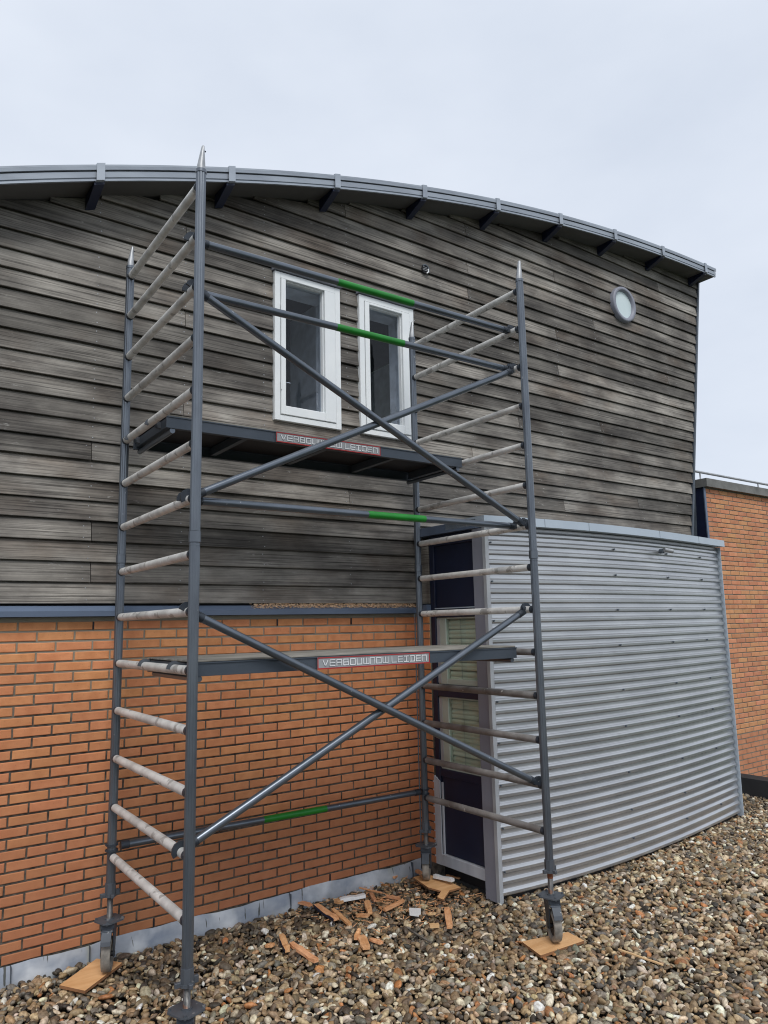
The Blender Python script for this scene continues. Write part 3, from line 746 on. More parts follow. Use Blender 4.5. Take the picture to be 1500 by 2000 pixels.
for r_ in range(72):
    zz = NZ-.04-r_*HB
    for j in range(38):
        a = NS+.008+j*.22+(0 if r_ % 2 else -.11); b_ = a+.208
        a2 = max(a, NS+.006)
        if b_-a2 < .04: continue
        # visible strip grows with height; take the first 300 as parts
        if cnt < 300 and 0 < j < 7 and zz > -.62 and abs(b_-a2-.208) < .002:
            o = mkobj('brick', fb, None, nbw); o.location = ((a2+b_)/2, NT+rnd.uniform(-.002, .002), zz); cnt += 1
        else:
            dy = NT+rnd.uniform(-.002, .002)
            smb.add([(a2, dy+.002, zz-.025), (b_, dy+.002, zz-.025), (b_, dy+.002, zz+.025), (a2, dy+.002, zz+.025)], [(0,1,2,3)])
smb.obj('bricks', 'far_brick', nbw, kind='stuff', recalc=False)
rl = thing('roof_railing', 'thin pale metal railing along the top of the orange brick building', 'railing', (9, .5, NZ+.11), MW)
MB().tube((7.0, NT+.12, NZ+.235), (15, NT+.12, NZ+.235), .016, 10).obj('rail', 'galv', rl)
for x in (7.68, 9.18, 10.7, 12.2):
    MB().tube((x, NT+.12, NZ+.11), (x, NT+.12, NZ+.225), .010, 8).obj('rail_post', 'galv', rl)
# shrub tips beyond the coping
sb = thing('roof_shrub', 'dark green shrub tips showing above the coping of the brick building', 'shrub', (9.7, 1.0, NZ+.11), MW)
mb = MB()
for i in range(420):
    x = 9.15+rnd.uniform(0, 1.2); y = 1.0+rnd.uniform(-.25, .25); z_ = NZ+.10+rnd.uniform(0, .20)*min(1, (x-9.1)*1.2); r_ = rnd.uniform(.015, .04)
    a = rnd.uniform(0, 6.28); b_ = rnd.uniform(-.6, .9)
    d1 = Vector((math.cos(a)*math.cos(b_), math.sin(a)*math.cos(b_), math.sin(b_)))*r_; d2 = Vector((-math.sin(a), math.cos(a), .2))*r_*.35
    p_ = Vector((x, y, z_)); mb.add([p_-d1, p_+d2, p_+d1, p_-d2], [(0,1,2,3)])
mb.obj('foliage', 'leaf', sb, recalc=False)
for i in range(6): MB().tube((9.3+i*.17, 1.0, NZ+.10), (9.28+i*.18, 1.02, NZ+.24), .006, 5).obj('stem', 'stain', sb)

# ------------------------------------------------------------------ scaffold tower
sc_ = thing('scaffold_tower', 'mobile aluminium scaffold tower with grey uprights, pale rungs and crossed braces', 'scaffold', (LEN/2, WID/2, GZ))
POSTS = {'A': (0, 0), 'B': (0, WID), 'C': (LEN, 0), 'D': (LEN, WID)}
pr = []
for i in range(32):                            # fluted tube profile
    q = 2*math.pi*i/32; r_ = .0262-(.0022 if i % 4 == 0 else 0)
    pr.append((r_*math.cos(q), r_*math.sin(q)))
for nme, (x, y) in POSTS.items():
    for z0_, z1_ in ((-.19, 1.735), (1.792, 3.718)):
        MB().sweep([(x, y, z0_), (x, y, z1_)], pr, smooth=False).obj('upright', 'tube', sc_)
    cmb = MB(); cmb.tube((x, y, 1.737), (x, y, 1.790), .0305, 20); cmb.tube((x, y, 1.722), (x, y, 1.727), .0275, 20)
    cmb.obj('joint_sleeve', 'tube', sc_)
    # tapered galvanised spigot
    sp = MB(); vs = []; N = 16
    for z_, rx, ry, dx in ((3.7185, .022, .022, 0), (3.745, .0215, .0215, 0), (3.835, .010, .015, .006), (3.858, .0075, .012, .008), (3.862, .005, .009, .008)):
        vs += [(x+dx+rx*math.cos(2*math.pi*i/N), y+ry*math.sin(2*math.pi*i/N), z_) for i in range(N)]
    sp.add(vs, [(k*N+i, k*N+(i+1) % N, (k+1)*N+(i+1) % N, (k+1)*N+i) for k in range(4) for i in range(N)]+[tuple(4*N+i for i in range(N))], True)
    s_o = sp.obj('spigot', 'galv', sc_)
    MB().tube((x+.013, y, 3.835), (x+.024, y, 3.835), .004, 8).obj('locking_pin', 'claw', s_o)
    MB().tube((x, y, 3.700), (x, y, 3.7185), .0285, 20).obj('collar_ring', 'tube', sc_)
for side, x in (('l', 0), ('r', LEN)):
    for k in range(14):
        z_ = .28*k
        mn = 'rung_old' if (side == 'r' and k < 5) else 'rung'
        mb = MB(); prr = [(.0232*math.cos(q), .0232*math.sin(q)) for q in np.arange(18)*2*math.pi/18]
        ys = np.linspace(.044, WID-.044, 9)
        mb.sweep([(x, y_, z_) for y_ in ys], prr, smooth=True)
        rg = mb.obj('rung', mn, sc_)
        for y0_, y1_ in ((.020, .044), (WID-.044, WID-.020)):
            MB().tube((x, y0_, z_), (x, y1_, z_), .0248, 18).obj('rung_collar', 'claw', rg)
# guard rails and braces
def brace(name, p0, p1, tapes=(), hooks=True, lab=None):
    p0 = Vector(p0); p1 = Vector(p1); d = (p1-p0).normalized()
    a = p0+d*.075; b_ = p1-d*.075
    pts = [a]; mats = []
    br = None
    mb = MB(); mb.tube(a, b_, .0215, 18); 
    br = mb.obj(name, 'tube2', sc_, label=lab)
    for t0, t1 in tapes:
        MB().tube(p0+d*t0, p0+d*t1, .0222, 18).obj('tape_band', 'green', br)
    for e, sg in ((p0, 1), (p1, -1)):
        dd = d*sg
        hk = MB()
        hk.tube(e+dd*.05, e+dd*.085, .0238, 14)
        # claw: C-shape gripping the rung (rung runs along y)
        dxz = Vector((dd.x, 0, dd.z)).normalized(); up_ = Vector((0, 0, 1))
        th0 = math.atan2(dxz.z, dxz.x)
        arc = []
        for i in range(9):
            q = th0 - (0 if False else 0) + sg*(math.radians(-35)+math.radians(230)*i/8)
            arc.append(e+Vector((math.cos(q), 0, math.sin(q)))*.0305)
        hk.sweep(arc, [(-.017, -.006), (.017, -.006), (.017, .006), (-.017, .006)], up=(0, 1, 0))
        hk.sweep([e+dd*.026, e+dd*.06], [(-.017, -.02), (.017, -.02), (.017, .02), (-.017, .02)], up=(0, 1, 0))
        # trigger
        hk.bev(tuple(e+dd*.035+Vector((-.012, -.022, .014))), tuple(e+dd*.035+Vector((.014, -.012, .034))), .002)
        hk.obj('brace_hook', 'claw', br)
    return br
ya = .105
brace('guard_rail', (0, ya, 3.368), (LEN, ya, 3.368), [(.90, 1.47)])
brace('guard_rail', (0, ya+.015, 3.088), (LEN, ya+.02, 3.088), [(.90, 1.40)])
brace('horizontal_brace', (0, ya+.03, 1.968), (LEN, ya+.03, 1.968), [(1.11, 1.54)])
brace('diagonal_brace', (0, ya-.035, 3.085), (LEN, ya-.045, 1.965))
brace('diagonal_brace', (0, ya-.02, 1.972), (LEN, ya-.01, 3.080))
brace('diagonal_brace', (0, ya-.03, 1.405), (LEN, ya-.045, .285))
brace('diagonal_brace', (0, ya, .285), (LEN, ya-.01, 1.400))
# rear low brace clamped on the uprights
def clampbrace(p0, p1, tapes):
    p0 = Vector(p0); p1 = Vector(p1); d = (p1-p0).normalized()
    br = MB().tube(p0+d*.05, p1-d*.05, .0215, 18).obj('rear_brace', 'tube2', sc_)
    for t0, t1 in tapes: MB().tube(p0+d*t0, p0+d*t1, .0222, 18).obj('tape_band', 'green', br)
    for e, sg in ((p0, 1), (p1, -1)):
        dd = d*sg; hk = MB(); hk.tube(e+dd*.05, e+dd*.10, .0238, 14)
        for dz in (-.019, .013):
            arc = [e+Vector((math.cos(q), math.sin(q), 0))*.033+Vector((0, 0, dz)) for q in [math.atan2(dd.y, dd.x)+math.radians(a_) for a_ in range(-170, 171, 34)]]
            hk.sweep(arc, [(-.005, -.004), (.005, -.004), (.005, .006), (-.005, .006)], up=(0, 0, 1))
        hk.obj('brace_clamp', 'claw', br)
clampbrace((0, WID-.0, .052), (LEN, WID, .045), [(.985, 1.47)])
# castors
def castor(x, y, zcol, zplate, zw, ang, rust=False):
    ca = bpy.data.objects.new('castor', None); COL.objects.link(ca); ca.parent = sc_; ca.location = Vector(sc_['_off'])+Vector((x, y, 0)); ca['_off'] = (0, 0, 0)
    nut = MB(); nut.tube((0, 0, zcol+.012), (0, 0, zcol+.075), .0315, 8, smooth=False); nut.tube((0, 0, zcol), (0, 0, zcol+.012), .036, 12)
    nut.bev((-.058, -.009, zcol), (-.028, .009, zcol+.022), .002); nut.bev((.028, -.009, zcol+.002), (.052, .009, zcol+.034), .002)
    nut.bev((-.009, -.055, zcol), (.009, -.030, zcol+.02), .002)
    nut.obj('adjusting_nut', 'plate', ca)
    sp = MB(); n_ = int((zcol-zplate)/.0045); pts = []; scl = []
    for i in range(n_*2+1):
        pts.append((0, 0, zplate+(zcol-zplate)*i/(n_*2))); scl.append(1 if i % 2 else .88)
    sp.sweep(pts, [(.0175*math.cos(q), .0175*math.sin(q)) for q in np.arange(12)*math.pi/6], scales=scl)
    sp.obj('spindle', 'spindle', ca)
    if rust: MB().tube((0, 0, zcol-.034), (0, 0, zcol-.001), .0182, 12).obj('rust_band', 'rust', ca)
    pl = MB(); a_ = .072; c_ = .028
    pl.poly_extrude([(-a_+c_, -a_), (a_-c_, -a_), (a_, -a_+c_), (a_, a_-c_), (a_-c_, a_), (-a_+c_, a_), (-a_, a_-c_), (-a_, -a_+c_)], 2, zplate-.008, zplate)
    pl.tube((0, 0, zplate), (0, 0, zplate+.006), .026, 14)
    for sx in (-1, 1):
        for sy in (-1, 1): pl.tube((sx*.052, sy*.052, zplate-.014), (sx*.052, sy*.052, zplate+.008), .0075, 6, smooth=False)
    p_ = pl.obj('top_plate', 'plate', ca)
    p_.rotation_euler = (0, 0, math.radians(20))
    R_ = .092; zc_ = zw+R_
    wl = MB(); prf = [(-.026, R_-.012), (-.024, R_-.003), (-.016, R_), (.016, R_), (.024, R_-.003), (.026, R_-.012), (.021, R_-.03), (-.021, R_-.03)]
    N = 36; vs = []
    ca_, sa_ = math.cos(ang), math.sin(ang)        # rolling direction
    off = .028
    def loc(f_, a__, h_): return (f_*ca_-a__*sa_, f_*sa_+a__*ca_, h_)
    for i in range(N):
        q = 2*math.pi*i/N
        vs += [loc(off+r_*math.cos(q), a__, zc_+r_*math.sin(q)) for a__, r_ in prf]
    m_ = len(prf)
    wl.add(vs, [(i*m_+j, i*m_+(j+1) % m_, ((i+1) % N)*m_+(j+1) % m_, ((i+1) % N)*m_+j) for i in range(N) for j in range(m_)], True)
    wl.obj('wheel', 'tyre', ca)
    rim = MB(); rim.tube(loc(off, -.010, zc_), loc(off, .010, zc_), R_-.031, 24); rim.tube(loc(off, -.040, zc_), loc(off, .040, zc_), .014, 12)
    rim.obj('rim', 'black', ca)
    fk = MB()
    for sg in (-1, 1):
        pts = [(off-.018, zc_-.014), (off+.018, zc_-.014), (.062, zplate-.03), (.058, zplate-.0085), (-.05, zplate-.0085), (-.045, zplate-.03)]
        vs = [loc(f_, sg*.031, z_) for f_, z_ in pts]+[loc(f_, sg*.037, z_) for f_, z_ in pts]; k = len(pts)
        fk.add(vs, [tuple(range(k)), tuple(range(2*k-1, k-1, -1))]+[(i, (i+1) % k, k+(i+1) % k, k+i) for i in range(k)])
    vs = [loc(f_, a__, z_) for z_ in (zplate-.040, zplate-.0085) for f_, a__ in ((-.05, -.0308), (.066, -.0308), (.066, .0308), (-.05, .0308))]
    fk.add(vs, [(0,3,2,1),(4,5,6,7),(0,1,5,4),(1,2,6,5),(2,3,7,6),(3,0,4,7)])
    fk.obj('fork', 'claw', ca)
    bk = MB()                                       # brake lever over the tyre
    pts = [(.070, zplate-.035), (.088, zplate-.045), (.118, zplate-.085), (.128, zplate-.105), (.122, zplate-.108), (.100, zplate-.080), (.072, zplate-.055)]
    k = len(pts); vs = [loc(f_, -.027, z_) for f_, z_ in pts]+[loc(f_, .027, z_) for f_, z_ in pts]
    bk.add(vs, [tuple(range(k)), tuple(range(2*k-1, k-1, -1))]+[(i, (i+1) % k, k+(i+1) % k, k+i) for i in range(k)])
    bk.tube(loc(.078, -.034, zplate-.045), loc(.078, .034, zplate-.045), .007, 8)
    bk.obj('brake_pedal', 'claw', ca)
M['rust'] = mat('rust', (.20, .06, .02), .9, dark=(.10, .035, .015), scale=60)
castor(0, 0, -.262, -.358, -.615, math.radians(244))
castor(0, WID, -.222, -.345, -.618, math.radians(246))
castor(LEN, 0, -.240, -.372, -.634, math.radians(241), True)
castor(LEN, WID, -.255, -.345, -.588, math.radians(228))

# ------------------------------------------------------------------ platforms
FONT = {
 'V': [(0,5,2,0),(2,0,4,5)], 'E': [(0,0,4,0),(0,2.5,4,2.5),(0,5,4,5),(0,0,0,5)], 'R': [(0,0,0,5),(0,5,4,5),(4,5,4,2.5),(0,2.5,4,2.5),(4,2.5,4,0)],
 'B': [(0,0,0,5),(.4,5,3.6,5),(3.6,5,3.6,2.5),(0,2.5,4,2.5),(4,2.5,4,0),(0,0,4,0)], 'O': [(0,0,4,0),(4,0,4,5),(0,5,4,5),(0,0,0,5)],
 'U': [(0,5,0,0),(0,0,4,0),(4,0,4,5)], 'W': [(0,5,0,0),(0,0,4.6,0),(4.6,0,4.6,5),(2.3,0,2.3,5)], 'N': [(0,0,0,5),(0,5,4,5),(4,5,4,0)],
 'L': [(0,5,0,0),(0,0,4,0)], 'I': [(0,0,4,0),(0,5,4,5),(2,0,2,5)], 'D': [(0,0,4,0),(4,0,4,5),(0,5,4,5),(.7,0,.7,5)]}
def lettering(text, x0, x1, z0, z1, y, pad, dst):
    tot = sum((2.5 if c == ' ' else 5.6) for c in text)-1.6
    ux = (x1-x0)/tot; uz = (z1-z0)/5.0; x = x0; sw = (z1-z0)*.165+pad
    for c in text:
        if c == ' ': x += 2.5*ux; continue
        mb = MB()
        for a, b_, c_, d_ in FONT[c]:
            xa, za, xb, zb_ = x+a*ux, z0+b_*uz, x+c_*ux, z0+d_*uz
            if za == zb_: mb.box((min(xa, xb)-sw/2, y, za-sw/2), (max(xa, xb)+sw/2, y+.0012, za+sw/2))
            elif xa == xb: mb.box((xa-sw/2, y+.0002, min(za, zb_)-sw/2), (xa+sw/2, y+.0013, max(za, zb_)+sw/2))
            else:
                d = Vector((xb-xa, 0, zb_-za)).normalized(); nn = Vector((-d.z, 0, d.x))*sw/2
                p = [Vector((xa, y, za))+nn, Vector((xb, y, zb_))+nn, Vector((xb, y, zb_))-nn, Vector((xa, y, za))-nn]
                mb.add(p+[q+Vector((0, .0013, 0)) for q in p], [(0,1,2,3),(7,6,5,4),(0,4,5,1),(1,5,6,2),(2,6,7,3),(3,7,4,0)])
        dst.append(mb); x += 5.6*ux
def platform(label, y0, y1, zr, sx0, sx1):
    zb, zt = zr-.036, zr+.033
    th = thing('platform', label, 'platform', (LEN/2, (y0+y1)/2, zr), group='scaffold platforms')
    xa, xb = .045, LEN-.075
    for y, sg in ((y0, 1), (y1, -1)):
        mb = MB()             # C-section side beams
        a, b_ = (y, y+.005*sg)
        mb.bev((xa, min(a, b_), zb), (xb, max(a, b_), zt), .001)
        for z_ in (zb, zt-.004): mb.box((xa, min(y+.0052*sg, y+.03*sg), z_), (xb, max(y+.0052*sg, y+.03*sg), z_+.004))
        mb.box((xa, min(y-.006*sg, y), zt-.006), (xb, max(y-.006*sg, y-.0001*sg), zt))
        mb.obj('side_beam', 'beam', th)
    for x in (xa+.01, .55, 1.12, 1.68, xb-.05): MB().box((x, y0+.0305, zb+.012), (x+.035, y1-.0305, zt-.0045)).obj('cross_member', 'beam', th)
    for x in (.085, LEN-.11): MB().tube((x, y0+.008, zb-.012), (x, y1-.008, zb-.012), .016, 12).obj('end_tube', 'tube2', th)
    pn = MB().bev((xa+.004, y0+.004, zt+.0005), (xb-.004, y1-.004, zt+.0115), .002).obj('deck_board', 'deckply', th)
    pn.data.materials.append(M['black'])
    for p in pn.data.polygons:
        if p.normal.z < -.5: p.material_index = 1
    for x, sg in ((0, 1), (LEN, -1)):
        for y in (y0+.13, y1-.10):
            hk = MB(); arc = []
            for i in range(9):
                q = math.radians(-20 if sg > 0 else 200)+sg*math.radians(200*i/8)
                arc.append((x+.030*math.cos(q), y, zr+.030*math.sin(q)))
            hk.sweep(arc, [(-.011, -.0045), (.011, -.0045), (.011, .0045), (-.011, .0045)], up=(0, 1, 0))
            ex = x+sg*.030; bx = xa if sg > 0 else xb
            hk.box((min(ex, bx)-.0, y-.011, zr-.012), (max(ex, bx)+.02, y+.011, zr+.026))
            hk.obj('platform_hook', 'plate', th)
    # sign on the near beam
    sg_ = MB().bev((sx0, y0-.0105, zb+.002), (sx1, y0-.0065, zt-.004), .0005).obj('sign', 'sign', th)
    mb = MB(); e = .0055; yf = y0-.0125
    mb.box((sx0, yf, zb+.0005), (sx1, y0-.0107, zb+.002+e)); mb.box((sx0, yf, zt-.004-e), (sx1, y0-.0107, zt-.004))
    mb.box((sx0, yf, zb+.0025+e), (sx0+e, y0-.0107, zt-.0045-e)); mb.box((sx1-e, yf, zb+.0025+e), (sx1, y0-.0107, zt-.0045-e))
    mb.obj('sign_border', 'red', sg_)
    la, lb = [], []
    lettering('VERBOUWNOW LEIDEN', sx0+.033, sx1-.028, zb+.018, zt-.0195, y0-.0122, .0016, la)
    lettering('VERBOUWNOW LEIDEN', sx0+.033, sx1-.028, zb+.018, zt-.0195, y0-.0138, 0, lb)
    for a, b_ in zip(la, lb):
        k = len(a.f); a.add(b_.v, b_.f); lo = a.obj('letter', 'letter_edge', sg_)
        lo.data.materials.append(M['letter'])
        for p in lo.data.polygons[k:]: p.material_index = 1
    return th
platform('lower platform with a VERBOUWNOW LEIDEN sign in front of the orange brick wall', .125, .83, 1.120, .75, 1.53)
platform('upper platform with a VERBOUWNOW LEIDEN sign just below the white windows', .60, 1.235, 2.500, .738, 1.529)

# ------------------------------------------------------------------ plywood pads
def ong(px, py, z_):
    d = F+RV*((px-750)/FPX)+UV*((1000-py)/FPX); return CAM+d*((z_-CAM.z)/d.z)
PADS = []
def pad(label, pts, zt, th=.016):
    P_ = [ong(x, y, zt) for x, y in pts]; c_ = sum(P_, Vector())/len(P_); c_.z = zt-th; PADS.append(([(p.x, p.y) for p in P_], zt-th))
    n_ = len(P_)
    mb = MB().poly_extrude([(p.x-c_.x, p.y-c_.y) for p in P_], 2, 0, th)
    me = mb.mesh('plywood_pad'); me.materials.append(M['ply']); me.materials.append(M['ply_edge'])
    for p in me.polygons:
        if abs(p.normal.z) < .5: p.material_index = 1
    o = mkobj('plywood_pad', me, None); o.location = c_; tag(o, label, 'board', 'plywood pads under the castors'); return o
pad('rectangular orange plywood pad under the castor nearest the brick wall at left', [(116,1924),(189,1872),(239,1880),(166,1935)], -.620)
pad('rectangular plywood pad under the front right castor, on open gravel', [(1019,1839),(1109,1820),(1141,1837),(1056,1866)], -.635)
pad('broken jagged plywood pad in the corner beside the bay', [(807,1713),(832,1707),(868,1716),(900,1733),(878,1739),(866,1757),(854,1752),(862,1740),(836,1733)], -.590, .012)

# ------------------------------------------------------------------ wood offcuts
def chip(label, a, b_, w_, h_=.012, m1='chip', m2=None, lift=.012, cat='wood offcut', jag=True, name='wood_offcut'):
    zg = GZ+lift
    A_ = ong(a[0], a[1], zg); B_ = ong(b_[0], b_[1], zg+rnd.uniform(-.004, .012)); d = B_-A_; L_ = d.length
    x = d.normalized(); y = Vector((-x.y, x.x, 0)).normalized(); z_ = x.cross(y)
    mb = MB(); n_ = 6; vs = []
    for i in range(n_+1):
        f_ = i/n_; ww = w_*(1 if not jag else rnd.uniform(.88, 1.04))*(.72 if (jag and i in (0, n_)) else 1); hh = h_*rnd.uniform(.8, 1.15)
        o_ = rnd.uniform(-.04, .04)*w_ if jag else 0
        vs += [(f_*L_-L_/2, -ww/2+o_, 0), (f_*L_-L_/2, ww/2+o_, 0), (f_*L_-L_/2, ww/2*.9+o_, hh), (f_*L_-L_/2, -ww/2*.9+o_, hh*(rnd.uniform(.7, 1) if jag else 1))]
    mb.add(vs, [(i*4+j, i*4+(j+1) % 4, (i+1)*4+(j+1) % 4, (i+1)*4+j) for i in range(n_) for j in range(4)]+[(3,2,1,0), tuple(n_*4+j for j in range(4))])
    me = mb.mesh(name); me.materials.append(M[m1]); me.materials.append(M[m2 or m1])
    if m2:
        for p in me.polygons:
            if p.normal.y < -.5: p.material_index = 1
    o = mkobj(name, me, None)
    o.matrix_world = Matrix(((x.x, y.x, z_.x, (A_.x+B_.x)/2), (x.y, y.y, z_.y, (A_.y+B_.y)/2), (x.z, y.z, z_.z, (A_.z+B_.z)/2), (0, 0, 0, 1)))
    tag(o, label, cat, 'renovation offcuts on the gravel'); return o
chip('split orange wood offcut at the left end of the pile, beside the lead flashing', (574,1760), (608,1770), .045)
chip('wood strip with a navy painted edge, left of the pink-orange splinter', (617,1771), (657,1798), .055, .02, 'chip', 'navy')
chip('long orange splinter right of the navy-edged strip', (650,1778), (684,1808), .035, .015)
chip('white painted strip with a torn orange end near the wall', (664,1761), (713,1752), .04, .022, 'whitepaint', None, .02, jag=False)
chip('torn orange end of wood touching the white strip', (655,1762), (668,1765), .045, .02)
chip('short stubby offcut below the white strip', (716,1762), (723,1786), .045, .02)
chip('orange splinter pointing right toward the castor corner', (751,1780), (788,1761), .032, .018)
chip('wood strip with dark navy edge near the bay post', (873,1777), (878,1814), .05, .02, 'chip', 'navy')
chip('small pale pine block below the white plate', (839,1811), (857,1810), .035, .018, 'pine', jag=False)
chip('tiny pale pine chip right of the white plate', (836,1787), (851,1786), .02, .012, 'pine')
chip('wide flat orange offcut in the middle of the gravel', (706,1829), (716,1855), .06, .012)
chip('small upright orange splinter left of the wide flat offcut', (694,1836), (702,1819), .03, .018)
chip('curved orange chip right of the wide flat offcut', (724,1836), (746,1844), .035, .012)
chip('wood offcut with a navy edge, nearest the front left upright', (549,1830), (562,1860), .045, .022, 'chip', 'navy')
chip('longest orange offcut, lying diagonally in front', (569,1846), (618,1880), .045, .02)
chip('small square orange chip beside the dark slate fragment', (520,1848), (535,1848), .05, .012)
chip('orange offcut close to the wall in the middle of the pile', (755,1752), (781,1757), .03, .014)
chip('short orange splinter below the thin stick', (724,1746), (733,1761), .03, .014)
chip('thin stick lying near the wall', (702,1735), (746,1745), .014, .008)
chip('thin pale stick alone on the gravel at right', (1208,1855), (1295,1886), .014, .008, 'pine')
chip('pinkish crumpled chip with a white speck in the middle', (697,1789), (721,1790), .05, .012)
chip('orange splinter beside the broken pad near the wall', (769,1716), (786,1703), .03, .014)
chip('orange chip touching the wheel of the corner castor', (809,1700), (823,1708), .035, .02)
chip('white strip lying on the broken plywood pad', (849,1714), (885,1722), .035, .022, 'whitepaint', None, .068, jag=False)
chip('thin orange shard below the bay frame', (872,1710), (898,1717), .02, .01)
chip('dark brown twig pointing toward the pine block', (800,1818), (842,1842), .014, .01, 'stain')
# flat white plate
a = [ong(x, y, -.625) for x, y in ((799,1774),(822,1775),(822,1786),(818,1788),(818,1790.5),(800,1788))]
c_ = sum(a, Vector())/6
o = MB().poly_extrude([(p.x-c_.x, p.y-c_.y) for p in a], 2, 0, .004).obj('white_plate', 'whitepaint'); o.location = c_
tag(o, 'flat pale grey-white plate with a notched corner on the gravel', 'plate')
# loose splinters nobody could count
sp = MB()
for i in range(420):
    u_ = rnd.random(); px = 560+rnd.gauss(.55, .33)*330; py = 1745+abs(rnd.gauss(0, 40))+(700-px)*.12*0
    if i % 3 == 0: px = rnd.uniform(690, 900); py = rnd.uniform(1712, 1775)
    P_ = ong(px, py, GZ+.004); ws = MW.inverted() @ P_
    if ws.y > -.03 or (ws.x > 2.5 and ws.y > -.9): continue
    L_ = rnd.uniform(.008, .05); a = rnd.uniform(0, 6.28); d = Vector((math.cos(a), math.sin(a), rnd.uniform(-.2, .35)))*L_
    ww = Vector((-math.sin(a), math.cos(a), 0))*rnd.uniform(.0015, .005); z_ = Vector((0, 0, .003))
    sp.add([P_-ww, P_+ww, P_+d+ww*.4, P_+d-ww*.4, P_-ww*.6+z_, P_+ww*.6+z_, P_+d+ww*.3+z_, P_+d-ww*.3+z_], [(0,3,2,1),(4,5,6,7),(0,1,5,4),(1,2,6,5),(2,3,7,6),(3,0,4,7)])
o = sp.obj('wood_splinters', 'chip', kind='stuff', recalc=False); o['label'] = 'loose orange wood splinters scattered over the gravel'

# ------------------------------------------------------------------ gravel
def ico(sub):
    import bmesh
    bm = bmesh.new(); bmesh.ops.create_icosphere(bm, subdivisions=sub, radius=1)
    v = np.array([p.co[:] for p in bm.verts]); f = np.array([[q.index for q in p.verts] for p in bm.faces]); bm.free(); return v, f
def octa():
    v = [(1,0,0),(-1,0,0),(0,1,0),(0,-1,0),(0,0,1),(0,0,-1)]
    f = [(0,2,4),(2,1,4),(1,3,4),(3,0,4),(2,0,5),(1,2,5),(3,1,5),(0,3,5)]
    v = [Vector(x) for x in v]; nf = []; cache = {}
    def mid(a, b_):
        k = (min(a, b_), max(a, b_))
        if k not in cache: v.append(((v[a]+v[b_])/2).normalized()); cache[k] = len(v)-1
        return cache[k]
    for a, b_, c in f:
        ab, bc, ca = mid(a, b_), mid(b_, c), mid(c, a); nf += [(a, ab, ca), (ab, b_, bc), (ca, bc, c), (ab, bc, ca)]
    return np.array([x[:] for x in v]), np.array(nf)
PAL = np.array([(.20,.145,.09),(.13,.10,.07),(.075,.06,.045),(.30,.235,.155),(.22,.20,.17),(.12,.115,.105),(.40,.35,.27),(.60,.57,.50),(.30,.14,.06),(.035,.03,.025),(.16,.12,.08),(.25,.17,.10),(.45,.42,.37)])
PW = np.array([.15,.12,.10,.14,.10,.07,.11,.055,.035,.06,.08,.08,.04]); PW = PW/PW.sum()
PWD = np.array([.13,.17,.22,.05,.07,.09,.03,.015,.02,.20,.12,.05,.01]); PWD = PWD/PWD.sum()
sp_ = .0305
xs = np.arange(-4.2, 8.2, sp_); ys = np.arange(-5.0, 2.0, sp_*.87)
X, Y = np.meshgrid(xs, ys); X = X+((np.arange(len(ys)) % 2)*sp_/2)[:, None]
X = X.ravel()+rng.normal(0, .006, X.size); Y = Y.ravel()+rng.normal(0, .006, Y.size)
# wall coordinates
Sx = X*math.cos(AL)+(Y-DW)*math.sin(AL); Tx = -X*math.sin(AL)+(Y-DW)*math.cos(AL)
dx, dy, dz = X-CAM.x, Y-CAM.y, GZ-CAM.z
dep = dx*F.x+dy*F.y+dz*F.z
pxx = 750+FPX*(dx*RV.x+dy*RV.y+dz*RV.z)/np.maximum(dep, .1); pyy = 1000-FPX*(dx*UV.x+dy*UV.y+dz*UV.z)/np.maximum(dep, .1)
keep = (Tx < -.028) & (Sx < 6.97) & (dep > 1.5) & (pxx > -330) & (pxx < 1830) & (pyy < 2330)
cov = np.array([co(min(max(s_, 2.5), 6.12)) for s_ in np.linspace(2.5, 6.12, 200)])
inb = (Sx > 2.60) & (Sx < 6.12) & (-Tx < np.interp(Sx, np.linspace(2.5, 6.12, 200), cov)-.06)
keep &= ~inb
X, Y, Sx, Tx, dep, pxx, pyy = [q[keep] for q in (X, Y, Sx, Tx, dep, pxx, pyy)]
near = (dep < 6.4) & (pxx > -40) & (pxx < 1540) & (pyy < 2040)
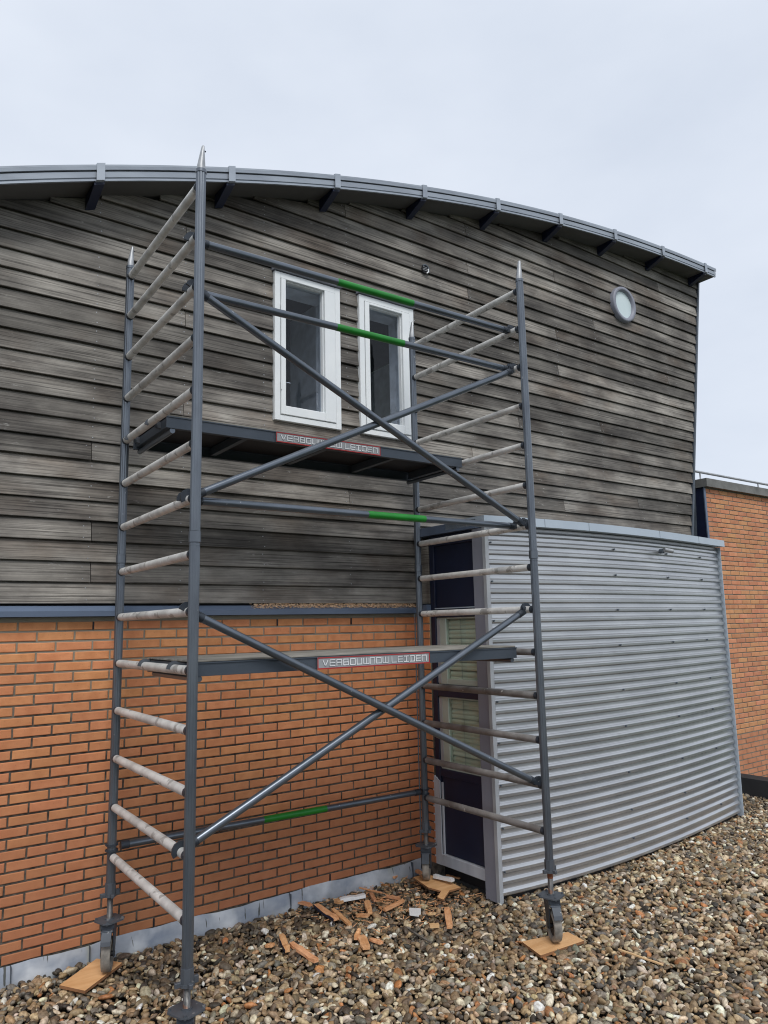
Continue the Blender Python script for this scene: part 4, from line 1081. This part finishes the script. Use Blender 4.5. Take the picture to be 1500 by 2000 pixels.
def build_stones(name, sel, tmpl, extra_label):
    tv, tf = tmpl; n_ = sel.sum(); x, y, s_, t_ = X[sel], Y[sel], Sx[sel], Tx[sel]
    r = rng.lognormal(math.log(.0152), .30, n_); r = np.clip(r, .008, .028)
    sc3 = np.stack([r*rng.uniform(1.05, 1.8, n_), r*rng.uniform(.8, 1.15, n_), r*rng.uniform(.38, .78, n_)], 1)
    yaw = rng.uniform(0, 2*math.pi, n_); tl = rng.normal(0, .6, n_); tl2 = rng.normal(0, .5, n_)
    cz, sz = np.cos(yaw), np.sin(yaw); cx_, sx_ = np.cos(tl), np.sin(tl); cy, sy = np.cos(tl2), np.sin(tl2)
    Rz = np.zeros((n_,3,3)); Rz[:,0,0]=cz; Rz[:,0,1]=-sz; Rz[:,1,0]=sz; Rz[:,1,1]=cz; Rz[:,2,2]=1
    Rx = np.zeros((n_,3,3)); Rx[:,0,0]=1; Rx[:,1,1]=cx_; Rx[:,1,2]=-sx_; Rx[:,2,1]=sx_; Rx[:,2,2]=cx_
    Ry = np.zeros((n_,3,3)); Ry[:,1,1]=1; Ry[:,0,0]=cy; Ry[:,0,2]=sy; Ry[:,2,0]=-sy; Ry[:,2,2]=cy
    Rm = Rz @ Rx @ Ry
    # eight lumpy variants
    var = np.stack([tv*(1+.10*np.sin(tv@rng.normal(0, 2.2, (3,)) + rng.uniform(0, 6))[:, None]+.07*np.sin(tv@rng.normal(0, 3.2, (3,)) + rng.uniform(0, 6))[:, None]) for _ in range(12)])
    vi = rng.integers(0, 12, n_)
    und = .010*np.sin(x*1.7+y*.9)+.007*np.sin(x*3.1-y*2.3)
    zc_ = GZ-.020+und*.8+rng.uniform(-.012, .014, n_)
    for poly, zl in PADS:
        ins = np.zeros(n_, bool); k = len(poly)
        for i in range(k):
            (xa, ya_), (xb, yb) = poly[i], poly[(i+1) % k]
            c1 = ((ya_ > y) != (yb > y)) & (x < (xb-xa)*(y-ya_)/(yb-ya_+1e-12)+xa); ins ^= c1
        zc_ = np.where(ins, np.minimum(zc_, zl-sc3.max(1)-.001), zc_)
    V = np.einsum('nij,nvj->nvi', Rm, var[vi]*sc3[:, None, :])+np.stack([x, y, zc_], 1)[:, None, :]
    nv, nf = len(tv), len(tf)
    Fc = (tf[None]+(np.arange(n_)*nv)[:, None, None]).reshape(-1, 3)
    me = bpy.data.meshes.new(name)
    me.vertices.add(n_*nv); me.vertices.foreach_set('co', V.reshape(-1).astype(np.float32))
    me.loops.add(len(Fc)*3); me.loops.foreach_set('vertex_index', Fc.reshape(-1).astype(np.int32))
    me.polygons.add(len(Fc)); me.polygons.foreach_set('loop_start', np.arange(0, len(Fc)*3, 3, dtype=np.int32))
    me.polygons.foreach_set('use_smooth', np.ones(len(Fc), bool)); me.update(calc_edges=True)
    damp = (-t_ < .35+.25*np.sin(s_*2.1)+.15*np.sin(s_*5)) | ((s_ > 1.6) & (-t_ < 1.15) & (s_ < 2.75))
    damp = damp & (rng.random(n_) < .75)
    ci = np.where(damp, rng.choice(len(PAL), n_, p=PWD), rng.choice(len(PAL), n_, p=PW))
    col = 1.36*PAL[ci]*rng.uniform(.72, 1.3, (n_, 1))*np.array([1.06, 1.0, .90])*(1+rng.normal(0, .03, (n_, 3))); col = np.clip(col, .01, .8)
    C4 = np.concatenate([np.repeat(col, nv, axis=0), np.ones((n_*nv, 1))], 1)
    ca = me.color_attributes.new('stone_color', 'FLOAT_COLOR', 'POINT'); ca.data.foreach_set('color', C4.reshape(-1).astype(np.float32))
    o = mkobj(name, me, 'stone', kind='stuff'); o['label'] = extra_label
    return n_*nf
tr_n = build_stones('gravel', near, ico(2), 'rounded brown and grey river pebbles covering the flat roof')
tr_f = build_stones('gravel', ~near, octa(), 'rounded river pebbles farther off on the flat roof')
print('gravel tris', tr_n, tr_f, 'objects', len(bpy.data.objects))

for o in bpy.data.objects:
    if '_off' in o.keys(): del o['_off']
